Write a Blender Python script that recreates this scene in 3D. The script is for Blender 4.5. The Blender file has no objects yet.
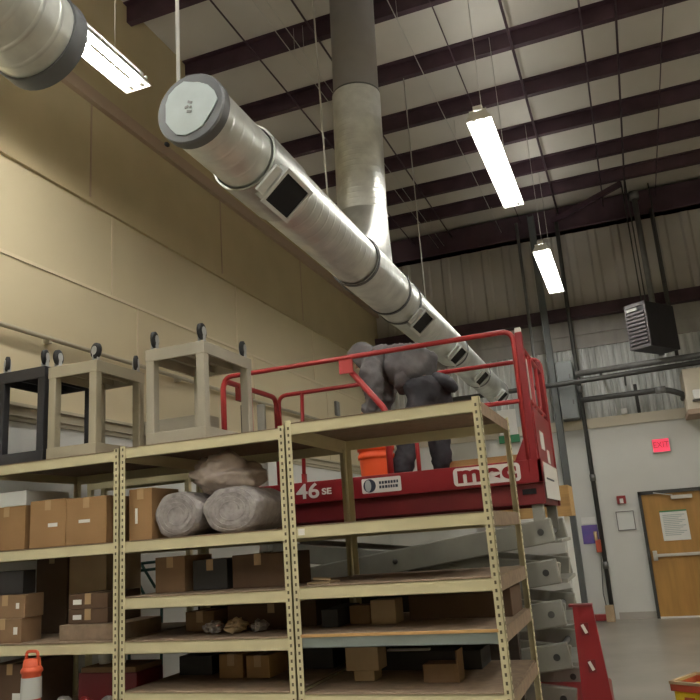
import bpy, bmesh, math, random
from mathutils import Vector, Matrix, Euler, noise
random.seed(7)
sc = bpy.context.scene
COL = sc.collection
PI = math.pi

# ------------------------------------------------------------------ materials
def mat(name, col, rough=0.5, metal=0.0, var=0.0, vscale=6.0, col2=None, bump=0.0, bscale=40.0,
        emit=None, estr=0.0, stretch=None, alpha=None, trans=0.0, detail=4.0):
    m = bpy.data.materials.new(name); m.use_nodes = True
    nt = m.node_tree; N = nt.nodes; L = nt.links
    b = N['Principled BSDF']
    b.inputs['Base Color'].default_value = (*col, 1)
    b.inputs['Roughness'].default_value = rough
    b.inputs['Metallic'].default_value = metal
    if trans: b.inputs['Transmission Weight'].default_value = trans
    if alpha is not None: b.inputs['Alpha'].default_value = alpha
    if emit:
        b.inputs['Emission Color'].default_value = (*emit, 1)
        b.inputs['Emission Strength'].default_value = estr
    tc = N.new('ShaderNodeTexCoord')
    mp = N.new('ShaderNodeMapping'); L.new(tc.outputs['Object'], mp.inputs['Vector'])
    if stretch: mp.inputs['Scale'].default_value = stretch
    if var or col2:
        n = N.new('ShaderNodeTexNoise'); n.inputs['Scale'].default_value = vscale
        n.inputs['Detail'].default_value = detail
        L.new(mp.outputs['Vector'], n.inputs['Vector'])
        r = N.new('ShaderNodeValToRGB')
        r.color_ramp.elements[0].position = 0.32; r.color_ramp.elements[1].position = 0.68
        c2 = col2 if col2 else tuple(min(1, c * (1 + var)) for c in col)
        c1 = tuple(c * (1 - var) for c in col)
        r.color_ramp.elements[0].color = (*c1, 1); r.color_ramp.elements[1].color = (*c2, 1)
        L.new(n.outputs['Fac'], r.inputs['Fac']); L.new(r.outputs['Color'], b.inputs['Base Color'])
    if bump:
        n2 = N.new('ShaderNodeTexNoise'); n2.inputs['Scale'].default_value = bscale
        L.new(mp.outputs['Vector'], n2.inputs['Vector'])
        bp = N.new('ShaderNodeBump'); bp.inputs['Strength'].default_value = bump
        bp.inputs['Distance'].default_value = 0.02
        L.new(n2.outputs['Fac'], bp.inputs['Height']); L.new(bp.outputs['Normal'], b.inputs['Normal'])
    return m

def galv(name, axis, pitch, col=(.66, .68, .64), rough=.38, metal=.72):
    """galvanised spiral duct: seam ridges across the axis, spangle in the colour"""
    m = mat(name, col, rough, metal, var=.16, vscale=5.0, stretch=(1, 1, 1))
    nt = m.node_tree; N = nt.nodes; L = nt.links; b = N['Principled BSDF']
    tc = N.new('ShaderNodeTexCoord')
    w = N.new('ShaderNodeTexWave'); w.wave_type = 'BANDS'
    w.bands_direction = axis; w.wave_profile = 'SIN'
    w.inputs['Scale'].default_value = (2 * PI / 20.0) / pitch
    L.new(tc.outputs['Object'], w.inputs['Vector'])
    r = N.new('ShaderNodeValToRGB'); r.color_ramp.elements[0].position = .86; r.color_ramp.elements[1].position = 1
    L.new(w.outputs['Fac'], r.inputs['Fac'])
    bp = N.new('ShaderNodeBump'); bp.inputs['Strength'].default_value = .35; bp.inputs['Distance'].default_value = .008
    L.new(r.outputs['Color'], bp.inputs['Height'])
    n = N.new('ShaderNodeTexNoise'); n.inputs['Scale'].default_value = 3.5
    L.new(tc.outputs['Object'], n.inputs['Vector'])
    b2 = N.new('ShaderNodeBump'); b2.inputs['Strength'].default_value = .12; b2.inputs['Distance'].default_value = .03
    L.new(n.outputs['Fac'], b2.inputs['Height']); L.new(bp.outputs['Normal'], b2.inputs['Normal'])
    L.new(b2.outputs['Normal'], b.inputs['Normal'])
    return m

M = dict(
    beige=mat('beige wall paint', (.60, .52, .345), .75, var=.035, vscale=1.2),
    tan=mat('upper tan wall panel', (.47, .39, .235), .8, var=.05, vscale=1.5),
    seam=mat('pale seam strip', (.66, .57, .40), .7),
    pinktrim=mat('dusty pink brown trim', (.40, .30, .22), .8),
    white_wall=mat('white wall paint', (.66, .67, .64), .7, var=.03, vscale=1.5),
    greige=mat('grey beige rail', (.42, .38, .28), .7),
    deck=mat('ceiling insulation facing', (.60, .58, .53), .85, var=.06, vscale=.9),
    purlin=mat('dark purple primer steel', (.055, .027, .040), .6, var=.25, vscale=3),
    corr=mat('grey corrugated steel', (.46, .435, .40), .6, metal=.2, var=.08, vscale=1.0),
    liner=mat('streaked translucent liner', (.40, .42, .40), .45, col2=(.80, .82, .80), vscale=9, stretch=(1.0, 1, .10)),
    liner_up=mat('dusty liner sheet', (.30, .29, .27), .6, col2=(.40, .385, .36), vscale=5, stretch=(1, 1, .3)),
    floor=mat('worn concrete', (.285, .265, .22), .33, var=.12, vscale=1.1, col2=(.36, .335, .285), bump=.05, bscale=9),
    galv_y=galv('spiral duct along room', 'Y', .12),
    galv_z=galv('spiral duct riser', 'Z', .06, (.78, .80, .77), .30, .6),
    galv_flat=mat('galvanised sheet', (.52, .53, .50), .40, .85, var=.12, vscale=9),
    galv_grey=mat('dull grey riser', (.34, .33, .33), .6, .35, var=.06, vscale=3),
    collar=mat('dull duct collar', (.12, .125, .13), .5, .4, var=.08, vscale=6),
    capfilm=mat('pale film over duct mouth', (.45, .52, .52), .55, var=.08, vscale=7),
    regface=mat('register frame', (.66, .68, .66), .5, .2),
    black=mat('black opening', (.006, .006, .008), .9),
    wire=mat('hanger wire', (.55, .54, .50), .45, .5),
    strap=mat('white hanger strap', (.85, .85, .82), .5),
    steel=mat('grey steel pipe', (.20, .20, .195), .5, .5, var=.15, vscale=6),
    dkpipe=mat('dark pipe', (.06, .06, .057), .6, .2),
    column=mat('grey green column', (.13, .14, .137), .6, .2, var=.1, vscale=3),
    panelbox=mat('grey cabinet steel', (.17, .185, .185), .55, .3),
    lampwhite=mat('white enamel reflector', (.86, .86, .84), .5),
    tube=mat('fluorescent tube', (1, 1, 1), .4, emit=(1.0, .97, .90), estr=64.0),
    rack=mat('cream shelving steel', (.61, .555, .345), .48, var=.05, vscale=5),
    rackhole=mat('punched slot dark', (.10, .08, .045), .8),
    bluebeam=mat('blue grey shelving beam', (.20, .235, .22), .5, var=.05),
    chip=mat('particle board', (.25, .18, .12), .85, var=.14, vscale=18, bump=.1, bscale=80),
    board=mat('honey board edge', (.50, .30, .12), .75, var=.1, vscale=12),
    card=mat('brown cardboard', (.30, .175, .075), .85, var=.09, vscale=5),
    card2=mat('dull brown cardboard', (.22, .135, .07), .85, var=.1, vscale=5),
    card3=mat('dark brown cardboard', (.11, .065, .038), .9, var=.1, vscale=5),
    cardpale=mat('pale cardboard', (.42, .31, .19), .85, var=.08, vscale=5),
    tape=mat('parcel tape', (.42, .28, .14), .45),
    paper=mat('white paper', (.82, .82, .79), .7),
    whitebox=mat('white box board', (.72, .74, .72), .6),
    redp=mat('red machine paint', (.25, .011, .017), .38, var=.08, vscale=4),
    redd=mat('deep red machine paint', (.15, .010, .014), .5, var=.1, vscale=4),
    redrail=mat('red rail paint', (.36, .024, .025), .4, var=.08, vscale=6),
    white=mat('white decal', (.80, .78, .74), .5),
    navy=mat('blue black decal ink', (.03, .04, .07), .5),
    armgrey=mat('grey scissor arm', (.30, .30, .265), .5, .15, var=.09, vscale=5),
    rubber=mat('black rubber', (.015, .015, .016), .75),
    carbeige=mat('beige cart plastic', (.37, .335, .245), .6, var=.04, vscale=5),
    cargrey=mat('greige cart plastic', (.33, .305, .24), .6, var=.05, vscale=5),
    carblack=mat('black cart plastic', (.022, .022, .026), .55),
    hub=mat('caster hub', (.45, .46, .46), .5, .3),
    film=mat('cloudy plastic wrap', (.26, .24, .235), .38, col2=(.40, .37, .36), vscale=16, bump=.7, bscale=22),
    filmpink=mat('rosy cloudy plastic', (.34, .28, .24), .4, col2=(.48, .40, .35), vscale=9, bump=.6, bscale=14),
    orange=mat('orange bucket plastic', (.86, .105, .025), .45),
    orange2=mat('orange cone plastic', (.58, .085, .03), .5),
    reflect=mat('silver band', (.50, .52, .50), .45),
    wood=mat('yellow lumber', (.58, .37, .15), .7, var=.12, vscale=4, stretch=(1, 8, 8)),
    green=mat('dark green tube', (.02, .075, .06), .45),
    hoodie=mat('grey hooded sweatshirt', (.13, .125, .13), .95, var=.22, vscale=7, bump=.5, bscale=14),
    pants=mat('charcoal work trousers', (.040, .040, .048), .9, var=.3, vscale=7, bump=.4, bscale=14),
    jeans=mat('dark slate trouser leg', (.06, .062, .075), .9, var=.3, vscale=7, bump=.4, bscale=14),
    boot=mat('dark boots', (.03, .025, .02), .7),
    skin=mat('skin', (.50, .28, .19), .55),
    hair=mat('dark hair', (.03, .02, .015), .7),
    glove=mat('dark glove', (.03, .03, .03), .85),
    heater=mat('charcoal heater cabinet', (.025, .024, .030), .5, var=.1),
    louver=mat('grey heater louver', (.11, .10, .105), .45, .3),
    doorwood=mat('honey oak door', (.40, .215, .055), .45, var=.1, vscale=3, stretch=(6, 6, .6)),
    dframe=mat('dark door frame', (.045, .045, .04), .5),
    chrome=mat('brushed steel', (.70, .70, .68), .3, .7),
    exitred=mat('exit sign face', (.80, .03, .07), .5, emit=(1.0, .09, .17), estr=.55),
    exitdk=mat('exit letters', (.42, .012, .03), .5, emit=(.7, .02, .05), estr=.25),
    exitcase=mat('exit case', (.55, .54, .50), .5),
    purple=mat('blue violet poster', (.09, .085, .33), .6, col2=(.17, .09, .34), vscale=8),
    mutegreen=mat('green print', (.04, .22, .10), .6),
    alarmred=mat('alarm red', (.25, .02, .02), .5),
    cream_soffit=mat('cream soffit paint', (.62, .57, .46), .75),
    baseb=mat('grey base board', (.42, .39, .35), .7),
    yellow=mat('yellow plastic', (.74, .56, .03), .5, var=.2, vscale=9),
    crate_red=mat('brick red rim', (.40, .07, .03), .6),
    printgrey=mat('grey print', (.45, .50, .50), .7),
    shadeback=mat('dark shade backing', (.045, .032, .023), .85, var=.15, vscale=4),  # near-black, shelf shade put into the colour
    bin=mat('dark bin plastic', (.03, .028, .028), .6),
)

# ------------------------------------------------------------------ mesh builder
class MB:
    def __init__(s): s.bm = bmesh.new(); s.mats = []
    def mi(s, m):
        if m not in s.mats: s.mats.append(m)
        return s.mats.index(m)
    def _paint(s, before, m, smooth=False):
        i = s.mi(m)
        for f in s.bm.faces:
            if f not in before: f.material_index = i; f.smooth = smooth
    def box(s, x0, x1, y0, y1, z0, z1, m=None, bev=0.0, mtx=None):
        before = set(s.bm.faces)
        r = bmesh.ops.create_cube(s.bm, size=1)
        T = Matrix.Translation(((x0 + x1) / 2, (y0 + y1) / 2, (z0 + z1) / 2)) @ Matrix.Diagonal((abs(x1 - x0), abs(y1 - y0), abs(z1 - z0), 1))
        if mtx is not None: T = mtx @ T
        bmesh.ops.transform(s.bm, matrix=T, verts=r['verts'])
        if bev:
            es = {e for v in r['verts'] for e in v.link_edges}
            bmesh.ops.bevel(s.bm, geom=list(es), offset=bev, segments=2, affect='EDGES', profile=.5)
        s._paint(before, m); return s
    def bar(s, p0, p1, w, h, m=None, up=(0, 0, 1), bev=0.0):
        p0 = Vector(p0); p1 = Vector(p1); d = p1 - p0; L = d.length; d.normalize()
        x = d.cross(Vector(up))
        if x.length < 1e-4: x = d.cross(Vector((1, 0, 0)))
        x.normalize(); z = x.cross(d)
        R = Matrix((x, d, z)).transposed().to_4x4()
        return s.box(-w / 2, w / 2, 0, L, -h / 2, h / 2, m, bev, Matrix.Translation(p0) @ R)
    def ring(s, c, u, v, r, n, ru=1.0):
        return [s.bm.verts.new(c + (u * math.cos(2 * PI * k / n) * ru + v * math.sin(2 * PI * k / n)) * r) for k in range(n)]
    def tube(s, pts, r, m=None, n=10, caps=True, smooth=True):
        before = set(s.bm.faces)
        P = [Vector(p) for p in pts]
        rs = r if isinstance(r, (list, tuple)) else [r] * len(P)
        prev = None; rings = []; u = None
        for i, p in enumerate(P):
            if i == 0: t = P[1] - P[0]
            elif i == len(P) - 1: t = P[-1] - P[-2]
            else:
                a = (P[i] - P[i - 1]); b = (P[i + 1] - P[i])
                t = (a.normalized() if a.length else b) + (b.normalized() if b.length else a)
            if t.length < 1e-7: t = prev
            t = t.normalized(); prev = t
            if u is None:
                u = t.cross(Vector((0, 0, 1)))
                if u.length < .05: u = t.cross(Vector((1, 0, 0)))
                u.normalize()
            else:
                u = u - t * u.dot(t); u.normalize()
            v = t.cross(u)
            rings.append(s.ring(p, u, v, rs[i], n))
        for a, b in zip(rings, rings[1:]):
            for k in range(n): s.bm.faces.new((a[k], a[(k + 1) % n], b[(k + 1) % n], b[k]))
        s._paint(before, m, smooth)
        if caps:
            before = set(s.bm.faces)
            s.bm.faces.new(rings[0][::-1]); s.bm.faces.new(rings[-1]); s._paint(before, m)
        return s
    def lathe(s, prof, c, axis='Z', n=32, m=None, smooth=True):
        """prof: (radius, height) pairs along the axis through c; sharp corners where a point repeats"""
        c = Vector(c)
        ax = Vector(axis) if not isinstance(axis, str) else {'X': Vector((1, 0, 0)), 'Y': Vector((0, 1, 0)), 'Z': Vector((0, 0, 1))}[axis]
        ax.normalize()
        u = ax.cross(Vector((0, 0, 1)));  u = Vector((1, 0, 0)) if u.length < .05 else u.normalized()
        v = ax.cross(u)
        before = set(s.bm.faces); prev = None
        for (r, h) in prof:
            cc = c + ax * h
            cur = [s.bm.verts.new(cc)] if r < 1e-6 else s.ring(cc, u, v, r, n)
            if prev is not None and not (prev_rh == (r, h)):
                if len(cur) == 1 and len(prev) > 1:
                    for k in range(n): s.bm.faces.new((prev[k], prev[(k + 1) % n], cur[0]))
                elif len(prev) == 1 and len(cur) > 1:
                    for k in range(n): s.bm.faces.new((prev[0], cur[(k + 1) % n], cur[k]))
                elif len(cur) > 1:
                    for k in range(n): s.bm.faces.new((prev[k], prev[(k + 1) % n], cur[(k + 1) % n], cur[k]))
            prev = cur; prev_rh = (r, h)
        s._paint(before, m, smooth); return s
    def poly(s, pts, thick, m=None, nrm=None):
        """a planar outline extruded by a vector"""
        before = set(s.bm.faces); t = Vector(thick)
        a = [s.bm.verts.new(Vector(p)) for p in pts]; b = [s.bm.verts.new(Vector(p) + t) for p in pts]
        n = len(a)
        s.bm.faces.new(a[::-1]); s.bm.faces.new(b)
        for k in range(n): s.bm.faces.new((a[k], a[(k + 1) % n], b[(k + 1) % n], b[k]))
        s._paint(before, m); return s
    def build(s, name, m=None, parent=None, origin=None, **tags):
        if origin is not None: bmesh.ops.translate(s.bm, vec=-Vector(origin), verts=s.bm.verts)
        bmesh.ops.recalc_face_normals(s.bm, faces=s.bm.faces)
        me = bpy.data.meshes.new(name); s.bm.to_mesh(me); s.bm.free()
        ms = [m if q is None else q for q in s.mats] if s.mats else [m]
        for q in ms: me.materials.append(q)
        o = bpy.data.objects.new(name, me); COL.objects.link(o)
        if origin is not None: o.location = origin
        if parent is not None:
            o.parent = parent
            o.matrix_parent_inverse = Matrix.Translation(parent.matrix_local.translation).inverted() if parent.type == 'EMPTY' and False else Matrix.Identity(4)
            if parent.type == 'EMPTY': pass
        for k, val in tags.items(): o[k] = val
        return o

def thing(name, label, cat, loc=(0, 0, 0), group=None, rotz=0.0):
    o = bpy.data.objects.new(name, None); COL.objects.link(o)
    o.location = loc; o.rotation_euler = (0, 0, rotz); o.empty_display_size = .1
    o['label'] = label; o['category'] = cat
    if group: o['group'] = group
    return o
def tag(o, label, cat, group=None):
    o['label'] = label; o['category'] = cat
    if group: o['group'] = group
    return o
def part(mb, name, m, root, label=None):
    """part built in world coordinates under a root Empty placed without rotation"""
    off = Vector(root.matrix_basis.translation)
    p = root
    while p.parent is not None: p = p.parent; off = off + p.matrix_basis.translation
    bmesh.ops.translate(mb.bm, vec=-off, verts=mb.bm.verts)
    o = mb.build(name, m, root)
    if label: o['label'] = label
    return o
def lpart(mb, name, m, root, label=None):
    """part built in the root's own coordinates"""
    o = mb.build(name, m, root)
    if label: o['label'] = label
    return o
def struct(mb, name, m):
    o = mb.build(name, m); o['kind'] = 'structure'; return o
def dup(root, loc, label=None, rotz=None, group=None):
    r = root.copy(); COL.objects.link(r); r.location = loc
    if rotz is not None: r.rotation_euler = (0, 0, rotz)
    if label: r['label'] = label
    if group: r['group'] = group
    for ch in list(root.children):
        c = ch.copy(); COL.objects.link(c); c.parent = r
        for g in list(ch.children):
            d = g.copy(); COL.objects.link(d); d.parent = c
    return r
def arc(c, r, a0, a1, u, v, n=6):
    c = Vector(c); u = Vector(u); v = Vector(v)
    return [c + u * (r * math.cos(a0 + (a1 - a0) * k / n)) + v * (r * math.sin(a0 + (a1 - a0) * k / n)) for k in range(n + 1)]
def rpath(pts, r, n=5):
    """polyline with rounded corners"""
    P = [Vector(p) for p in pts]; out = [P[0]]
    for i in range(1, len(P) - 1):
        a = (P[i - 1] - P[i]); b = (P[i + 1] - P[i])
        q = min(r, a.length * .45, b.length * .45)
        A = P[i] + a.normalized() * q; B = P[i] + b.normalized() * q
        for k in range(n + 1):
            t = k / n
            out.append(A * (1 - t) ** 2 + P[i] * 2 * t * (1 - t) + B * t * t)
    out.append(P[-1]); return out
def text(name, s, size, m, parent, loc, rot, depth=.002, bold=.0, sx=1.0, space=1.0, label=None):
    cu = bpy.data.curves.new(name, 'FONT'); cu.body = s; cu.size = size
    cu.extrude = depth; cu.offset = bold; cu.align_x = 'CENTER'; cu.align_y = 'CENTER'; cu.space_character = space
    t = bpy.data.objects.new(name + '_tmp', cu); COL.objects.link(t)
    bpy.context.view_layer.update()
    me = bpy.data.meshes.new_from_object(t.evaluated_get(bpy.context.evaluated_depsgraph_get()))
    bpy.data.objects.remove(t); bpy.data.curves.remove(cu)
    for v in me.vertices: v.co.x *= sx
    me.materials.clear(); me.materials.append(m)
    o = bpy.data.objects.new(name, me); COL.objects.link(o)
    o.parent = parent; o.location = loc; o.rotation_euler = rot
    if label: o['label'] = label
    return o

# ------------------------------------------------------------------ camera (fitted to the room's three vanishing points)
cam = bpy.data.cameras.new('camera'); co = bpy.data.objects.new('camera', cam); COL.objects.link(co)
Rm = Matrix(((0.93263172, 0.35383618, -0.07069677), (-0.15062502, 0.20373189, -0.96737036), (-0.32788745, 0.91284899, 0.24330341)))
B = Matrix((Rm[0], -Rm[1], -Rm[2])).transposed().to_4x4()
co.matrix_world = Matrix.Translation((0, 0, 1.65)) @ B
cam.sensor_width = 36; cam.lens = 36 * 751.714 / 700; cam.clip_start = .05; cam.clip_end = 100
sc.camera = co

# ------------------------------------------------------------------ the room
XW, XR, YB, YF, ZC = -4.6, 7.5, 14.6, -6.0, 7.72
struct(MB().box(XW - .2, XR + .2, YF - .2, YB + .2, -.2, 0), 'floor', M['floor'])
struct(MB().box(XW - .2, XR + .2, YF - .2, YB + .2, ZC, ZC + .15), 'ceiling', M['deck'])
w = MB()
w.box(XW - .2, XW, YF, YB, 0, 2.76, M['white_wall'])
w.box(XW - .2, XW, YF, YB, 2.76, 5.04, M['beige'])
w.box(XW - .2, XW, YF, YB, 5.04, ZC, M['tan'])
struct(w, 'wall_left', None)
struct(MB().box(XR, XR + .2, YF, YB, 0, ZC), 'wall_right', M['beige'])
struct(MB().box(XW - .2, XR + .2, YF - .2, YF, 0, ZC), 'wall_front', M['beige'])
# left wall trims and panel seams
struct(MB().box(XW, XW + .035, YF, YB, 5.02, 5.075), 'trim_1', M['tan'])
struct(MB().box(XW, XW + .012, YF, YB, 4.14, 4.172), 'trim_2', M['seam'])
struct(MB().box(XW, XW + .06, YF, YB, 6.13, 6.17).box(XW, XW + .045, YF, YB, 6.17, 6.29), 'trim_3', M['pinktrim'])
tw = MB()
tw.box(XW, XW + .02, YF, YB, 2.76, 2.88); tw.box(XW, XW + .05, YF, YB, 2.88, 2.905); tw.box(XW, XW + .04, YF, YB, 2.80, 2.815)
struct(tw, 'trim_4', M['greige'])
k = 5
for y in (3.34, 5.90, 8.46, 11.02, 13.6):
    struct(MB().box(XW, XW + .008, y - .012, y + .012, 4.172, 5.02), 'trim_%d' % k, M['seam']); k += 1
for y in (5.56, 8.12, 10.68):
    struct(MB().box(XW, XW + .008, y - .009, y + .009, 5.075, 6.13), 'trim_%d' % k, M['pinktrim']); k += 1
for y in (3.7, 6.32, 8.9, 11.5):
    struct(MB().box(XW, XW + .008, y - .011, y + .011, 2.905, 4.14), 'trim_%d' % k, M['seam']); k += 1

# back wall: corrugated cladding in three bands, girts, white lower wall in front
def corrugated(x0, x1, z0, z1, yb, pitch, depth, m):
    mb = MB(); xs = []
    x = x0
    while x < x1:
        xs += [(x, 0), (x + pitch * .55, 0), (x + pitch * .65, depth), (x + pitch * .9, depth)]
        x += pitch
    lo = [mb.bm.verts.new((a, yb - d, z0)) for a, d in xs]; hi = [mb.bm.verts.new((a, yb - d, z1)) for a, d in xs]
    for i in range(len(xs) - 1): mb.bm.faces.new((lo[i], lo[i + 1], hi[i + 1], hi[i]))
    mb.mi(m); return mb
struct(MB().box(XW - .2, XR + .2, YB, YB + .2, 0, ZC), 'wall_back', M['corr'])
struct(corrugated(XW, XR, 5.5, ZC, YB - .005, .42, .035, M['corr']), 'wall_back_upper_cladding', None)
struct(MB().box(XW, XR, YB - .03, YB, 4.86, 5.42).box(XW, XR, YB - .06, YB, 5.10, 5.16).box(XW, XR, YB - .05, YB, 4.84, 4.89), 'wall_back_middle_band', M['liner_up'])
struct(corrugated(XW, XR, 3.2, 4.86, YB - .005, .115, .03, M['liner']), 'wall_back_liner', None)
struct(MB().box(XW, XR, YB - .24, YB - .04, 5.40, 5.62), 'trim_30', M['purlin'])
struct(MB().box(XW, XR, 14.3, YB, 0, 3.28), 'wall_back_lower', M['white_wall'])
struct(MB().box(XW, XR, 14.26, YB, 3.28, 3.46), 'trim_31', M['cream_soffit'])
struct(MB().box(-.60, .02, 14.285, 14.3, 0, .11).box(1.02, XR, 14.285, 14.3, 0, .11), 'baseboard_back', M['baseb'])
# cream soffit at the right with its emergency lamp
struct(MB().box(1.0, 3.4, 13.5, 14.3, 3.32, 4.0).box(.98, 3.4, 13.46, 14.3, 3.24, 3.32, M['pinktrim']), 'soffit', M['cream_soffit'])

# roof framing: purlins across, eave strut, braces
for i, y in enumerate((-3.6, -2.4, -1.2, 0, 1.22, 2.45, 3.67, 4.9, 6.13, 7.33, 8.56, 9.77, 10.98, 12.2, 13.28)):
    p = MB().box(XW, XR, y, y + .02, 7.50, ZC).box(XW, XR, y + .02, y + .085, 7.50, 7.515).box(XW, XR, y - .065, y, 7.705, ZC)
    struct(p, 'roof_purlin', M['purlin'])
struct(MB().box(XW, XR, 14.36, 14.56, 7.16, 7.66).box(XW, XR, 14.30, 14.58, 7.16, 7.2), 'roof_eave_beam', M['purlin'])
struct(MB().bar((.55, 13.3, 7.42), (-.75, 14.36, 7.40), .06, .10), 'roof_brace', M['purlin'])
for x, r in ((-3.55, .011), (-2.75, .013), (-1.35, .008), (-.62, .018), (.22, .012), (.62, .014), (1.15, .008), (2.1, .012)):
    struct(MB().tube([(x, YF, 7.47), (x, 14.3, 7.47)], r, None, 8), 'roof_sag_rod', M['purlin'])

for x, z in ((-3.05, 7.30), (-2.93, 7.32), (-1.75, 7.36)):
    o = MB().tube([(x, YF, z), (x, 14.3, z)], .006, None, 6)
    for y in range(-5, 14, 3): o.tube([(x, y + .3, z), (x, y + .3, 7.72)], .003, None, 5)
    struct(o, 'roof_cable', M['wire'])

# ------------------------------------------------------------------ door and things on the back wall
d = MB().box(.05, .99, 14.24, 14.29, .02, 2.03, None, .004)
door = d.build('door_1', M['doorwood']); door['kind'] = 'structure'
MB().box(0.0, .05, 14.2, 14.3, 0, 2.09).box(.99, 1.04, 14.2, 14.3, 0, 2.09).box(0.0, 1.04, 14.2, 14.3, 2.03, 2.09).build('door_frame', M['dframe'], door)
MB().box(.05, .99, 14.22, 14.3, 0, .025).build('threshold', M['paper'], door)
MB().box(.14, .88, 14.16, 14.2, .985, 1.035, None, .008).box(.09, .16, 14.15, 14.24, .93, 1.09, None, .008).box(.84, .9, 14.17, 14.24, .96, 1.06).build('push_bar', M['chrome'], door)
MB().box(.52, .86, 14.17, 14.24, 1.92, 1.985, None, .01).bar((.55, 14.16, 1.99), (.25, 14.12, 2.05), .02, .012).build('door_closer', M['chrome'], door)
n = MB().box(.30, .73, 14.228, 14.238, 1.24, 1.74)
o = n.build('paper_notice', M['paper']); tag(o, 'large printed white paper taped high on the honey wood door', 'notice')
pr_ = MB()
for j in range(12): pr_.box(.34, .69 - .05 * (j % 3), 14.225, 14.2285, 1.655 - j * .03, 1.668 - j * .03)
pr_.build('printed_lines', M['printgrey'], o)
MB().box(.30, .73, 14.224, 14.2285, 1.715, 1.74).build('heading_strip', M['mutegreen'], o)
# exit sign
ex = thing('exit_sign', 'glowing red exit sign on the white wall above the honey wood door', 'sign', (.51, 14.3, 2.85))
lpart(MB().box(-.15, .15, -.06, 0, -.125, .125, None, .006), 'sign_case', M['exitcase'], ex)
lpart(MB().box(-.135, .135, -.068, -.06, -.11, .11), 'sign_face', M['exitred'], ex)
text('lettering', 'EXIT', .15, M['exitdk'], ex, (0, -.0705, .005), (PI / 2, 0, 0), .002, .003, .85)
# alarm and notices
al = thing('fire_alarm', 'small dark red wall alarm with white strobe above the framed notice', 'alarm', (-.28, 14.3, 1.98))
lpart(MB().box(-.075, .075, -.05, 0, -.07, .07, None, .008), 'housing', M['alarmred'], al)
lpart(MB().box(-.03, .03, -.065, -.05, -.06, .02, None, .004), 'strobe', M['paper'], al)
fn = thing('framed_notice', 'thin grey framed white notice on the wall left of the wooden door', 'notice', (-.26, 14.3, 1.62))
fr = MB()
for a in ((-.15, .15, .15, .165), (-.15, .15, -.165, -.15), (-.15, -.135, -.165, .165), (.135, .15, -.165, .165)): fr.box(a[0], a[1], -.022, 0, a[2], a[3])
lpart(fr, 'frame', M['steel'], fn); lpart(MB().box(-.135, .135, -.01, 0, -.15, .15), 'sheet', M['whitebox'], fn)
po = thing('blue_poster', 'small blue and violet poster on white wall between column and dark pipe', 'poster', (-.885, 14.3, 1.43))
lpart(MB().box(-.135, .135, -.012, 0, -.16, .16), 'poster_sheet', M['purple'], po)
lpart(MB().box(-.12, .12, -.012, 0, .18, .30), 'header_sheet', M['paper'], po)
# emergency lamp
em = thing('emergency_light', 'white emergency lamp box on the cream soffit at right edge', 'lamp', (1.22, 13.5, 3.56))
lpart(MB().box(-.12, .30, -.09, 0, -.09, .07, None, .015), 'lamp_case', M['lampwhite'], em)
lpart(MB().box(-.14, .32, -.07, 0, -.12, -.09), 'lower_edge', M['dkpipe'], em)
wl = thing('first_aid_notice', 'small white sign with green foot behind the red lift railing', 'sign', (-2.08, 14.26, 3.30))
lpart(MB().box(-.17, .17, -.05, 0, .02, .50, None, .01), 'white_panel', M['paper'], wl)
lpart(MB().box(-.19, .19, -.055, 0, -.12, .02), 'green_panel', M['mutegreen'], wl)

# pipes, column, panel
o = MB().box(-1.20, -1.185, 14.05, 14.22, 0, 7.5).box(-1.095, -1.08, 14.05, 14.22, 0, 7.5).box(-1.19, -1.09, 14.12, 14.14, 0, 7.5)
o = struct(o, 'building_column', M['column'])
o = MB().tube([(-.70, 14.2, .02), (-.70, 14.2, 5.6), (-.68, 14.2, 7.3)], .038, M['dkpipe'], 12)
for z in (.9, 2.4, 4.0): o.tube([(-.70, 14.2, z - .06), (-.70, 14.2, z + .06)], .05, M['steel'], 12)
tag(o.build('vertical_pipe', None), 'dark vertical pipe running down the white wall left of the door', 'pipe')
o = MB().tube([(-1.42, 14.08, .0), (-1.42, 14.08, 7.4)], .03, M['steel'], 10)
tag(o.build('vertical_conduit', None), 'thin grey conduit rising close along left flank of the steel column', 'pipe')
pb = thing('electrical_panel', 'tall grey electrical cabinet mounted between column and dark pipe', 'panel', (-.92, 14.0, 3.95))
lpart(MB().box(-.13, .16, -.12, .56, -.50, .55, None, .01), 'cabinet_body', M['panelbox'], pb)
lpart(MB().box(-.11, .14, -.13, -.12, -.46, -.02).box(-.11, .14, -.13, -.12, .04, .50), 'cabinet_door', M['panelbox'], pb)
lpart(MB().box(.09, .11, -.15, -.13, -.25, -.17).box(.09, .11, -.15, -.13, .22, .30), 'latch', M['dkpipe'], pb)
o = MB().tube([(-.72, 13.8, 4.22), (7, 13.8, 4.35)], .055, None, 12)
for x in (-.3, 1.7, 3.7, 5.7): o.box(x - .02, x + .02, 13.76, 14.56, 4.24 + x * .017, 4.28 + x * .017)
tag(o.build('horizontal_pipe', M['steel']), 'upper of two long grey pipes crossing the back wall', 'pipe')
o = MB().tube([(-3.5, 13.7, 4.03), (-.9, 13.7, 4.06), (1.3, 13.7, 4.12), (7, 13.7, 4.18)], .045, None, 12)
for x in (-3.2, .1, 1.9, 4.0): o.box(x - .015, x + .015, 13.68, 14.56, 4.02 + x * .02, 4.06 + x * .02)
tag(o.build('horizontal_pipe', M['dkpipe']), 'lower dark pipe crossing the back wall beneath the grey one', 'pipe')
o = MB().tube(rpath([(-.68, 13.8, 3.74), (.72, 13.8, 3.75), (1.0, 13.8, 3.62), (1.0, 14.28, 3.62)], .2), .05, M['dkpipe'], 12)
o.tube([(.55, 13.8, 3.748), (.72, 13.8, 3.75)], .062, M['steel'], 12)
tag(o.build('elbow_pipe', None), 'short dark pipe with an elbow below the two long pipes', 'pipe')
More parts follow.
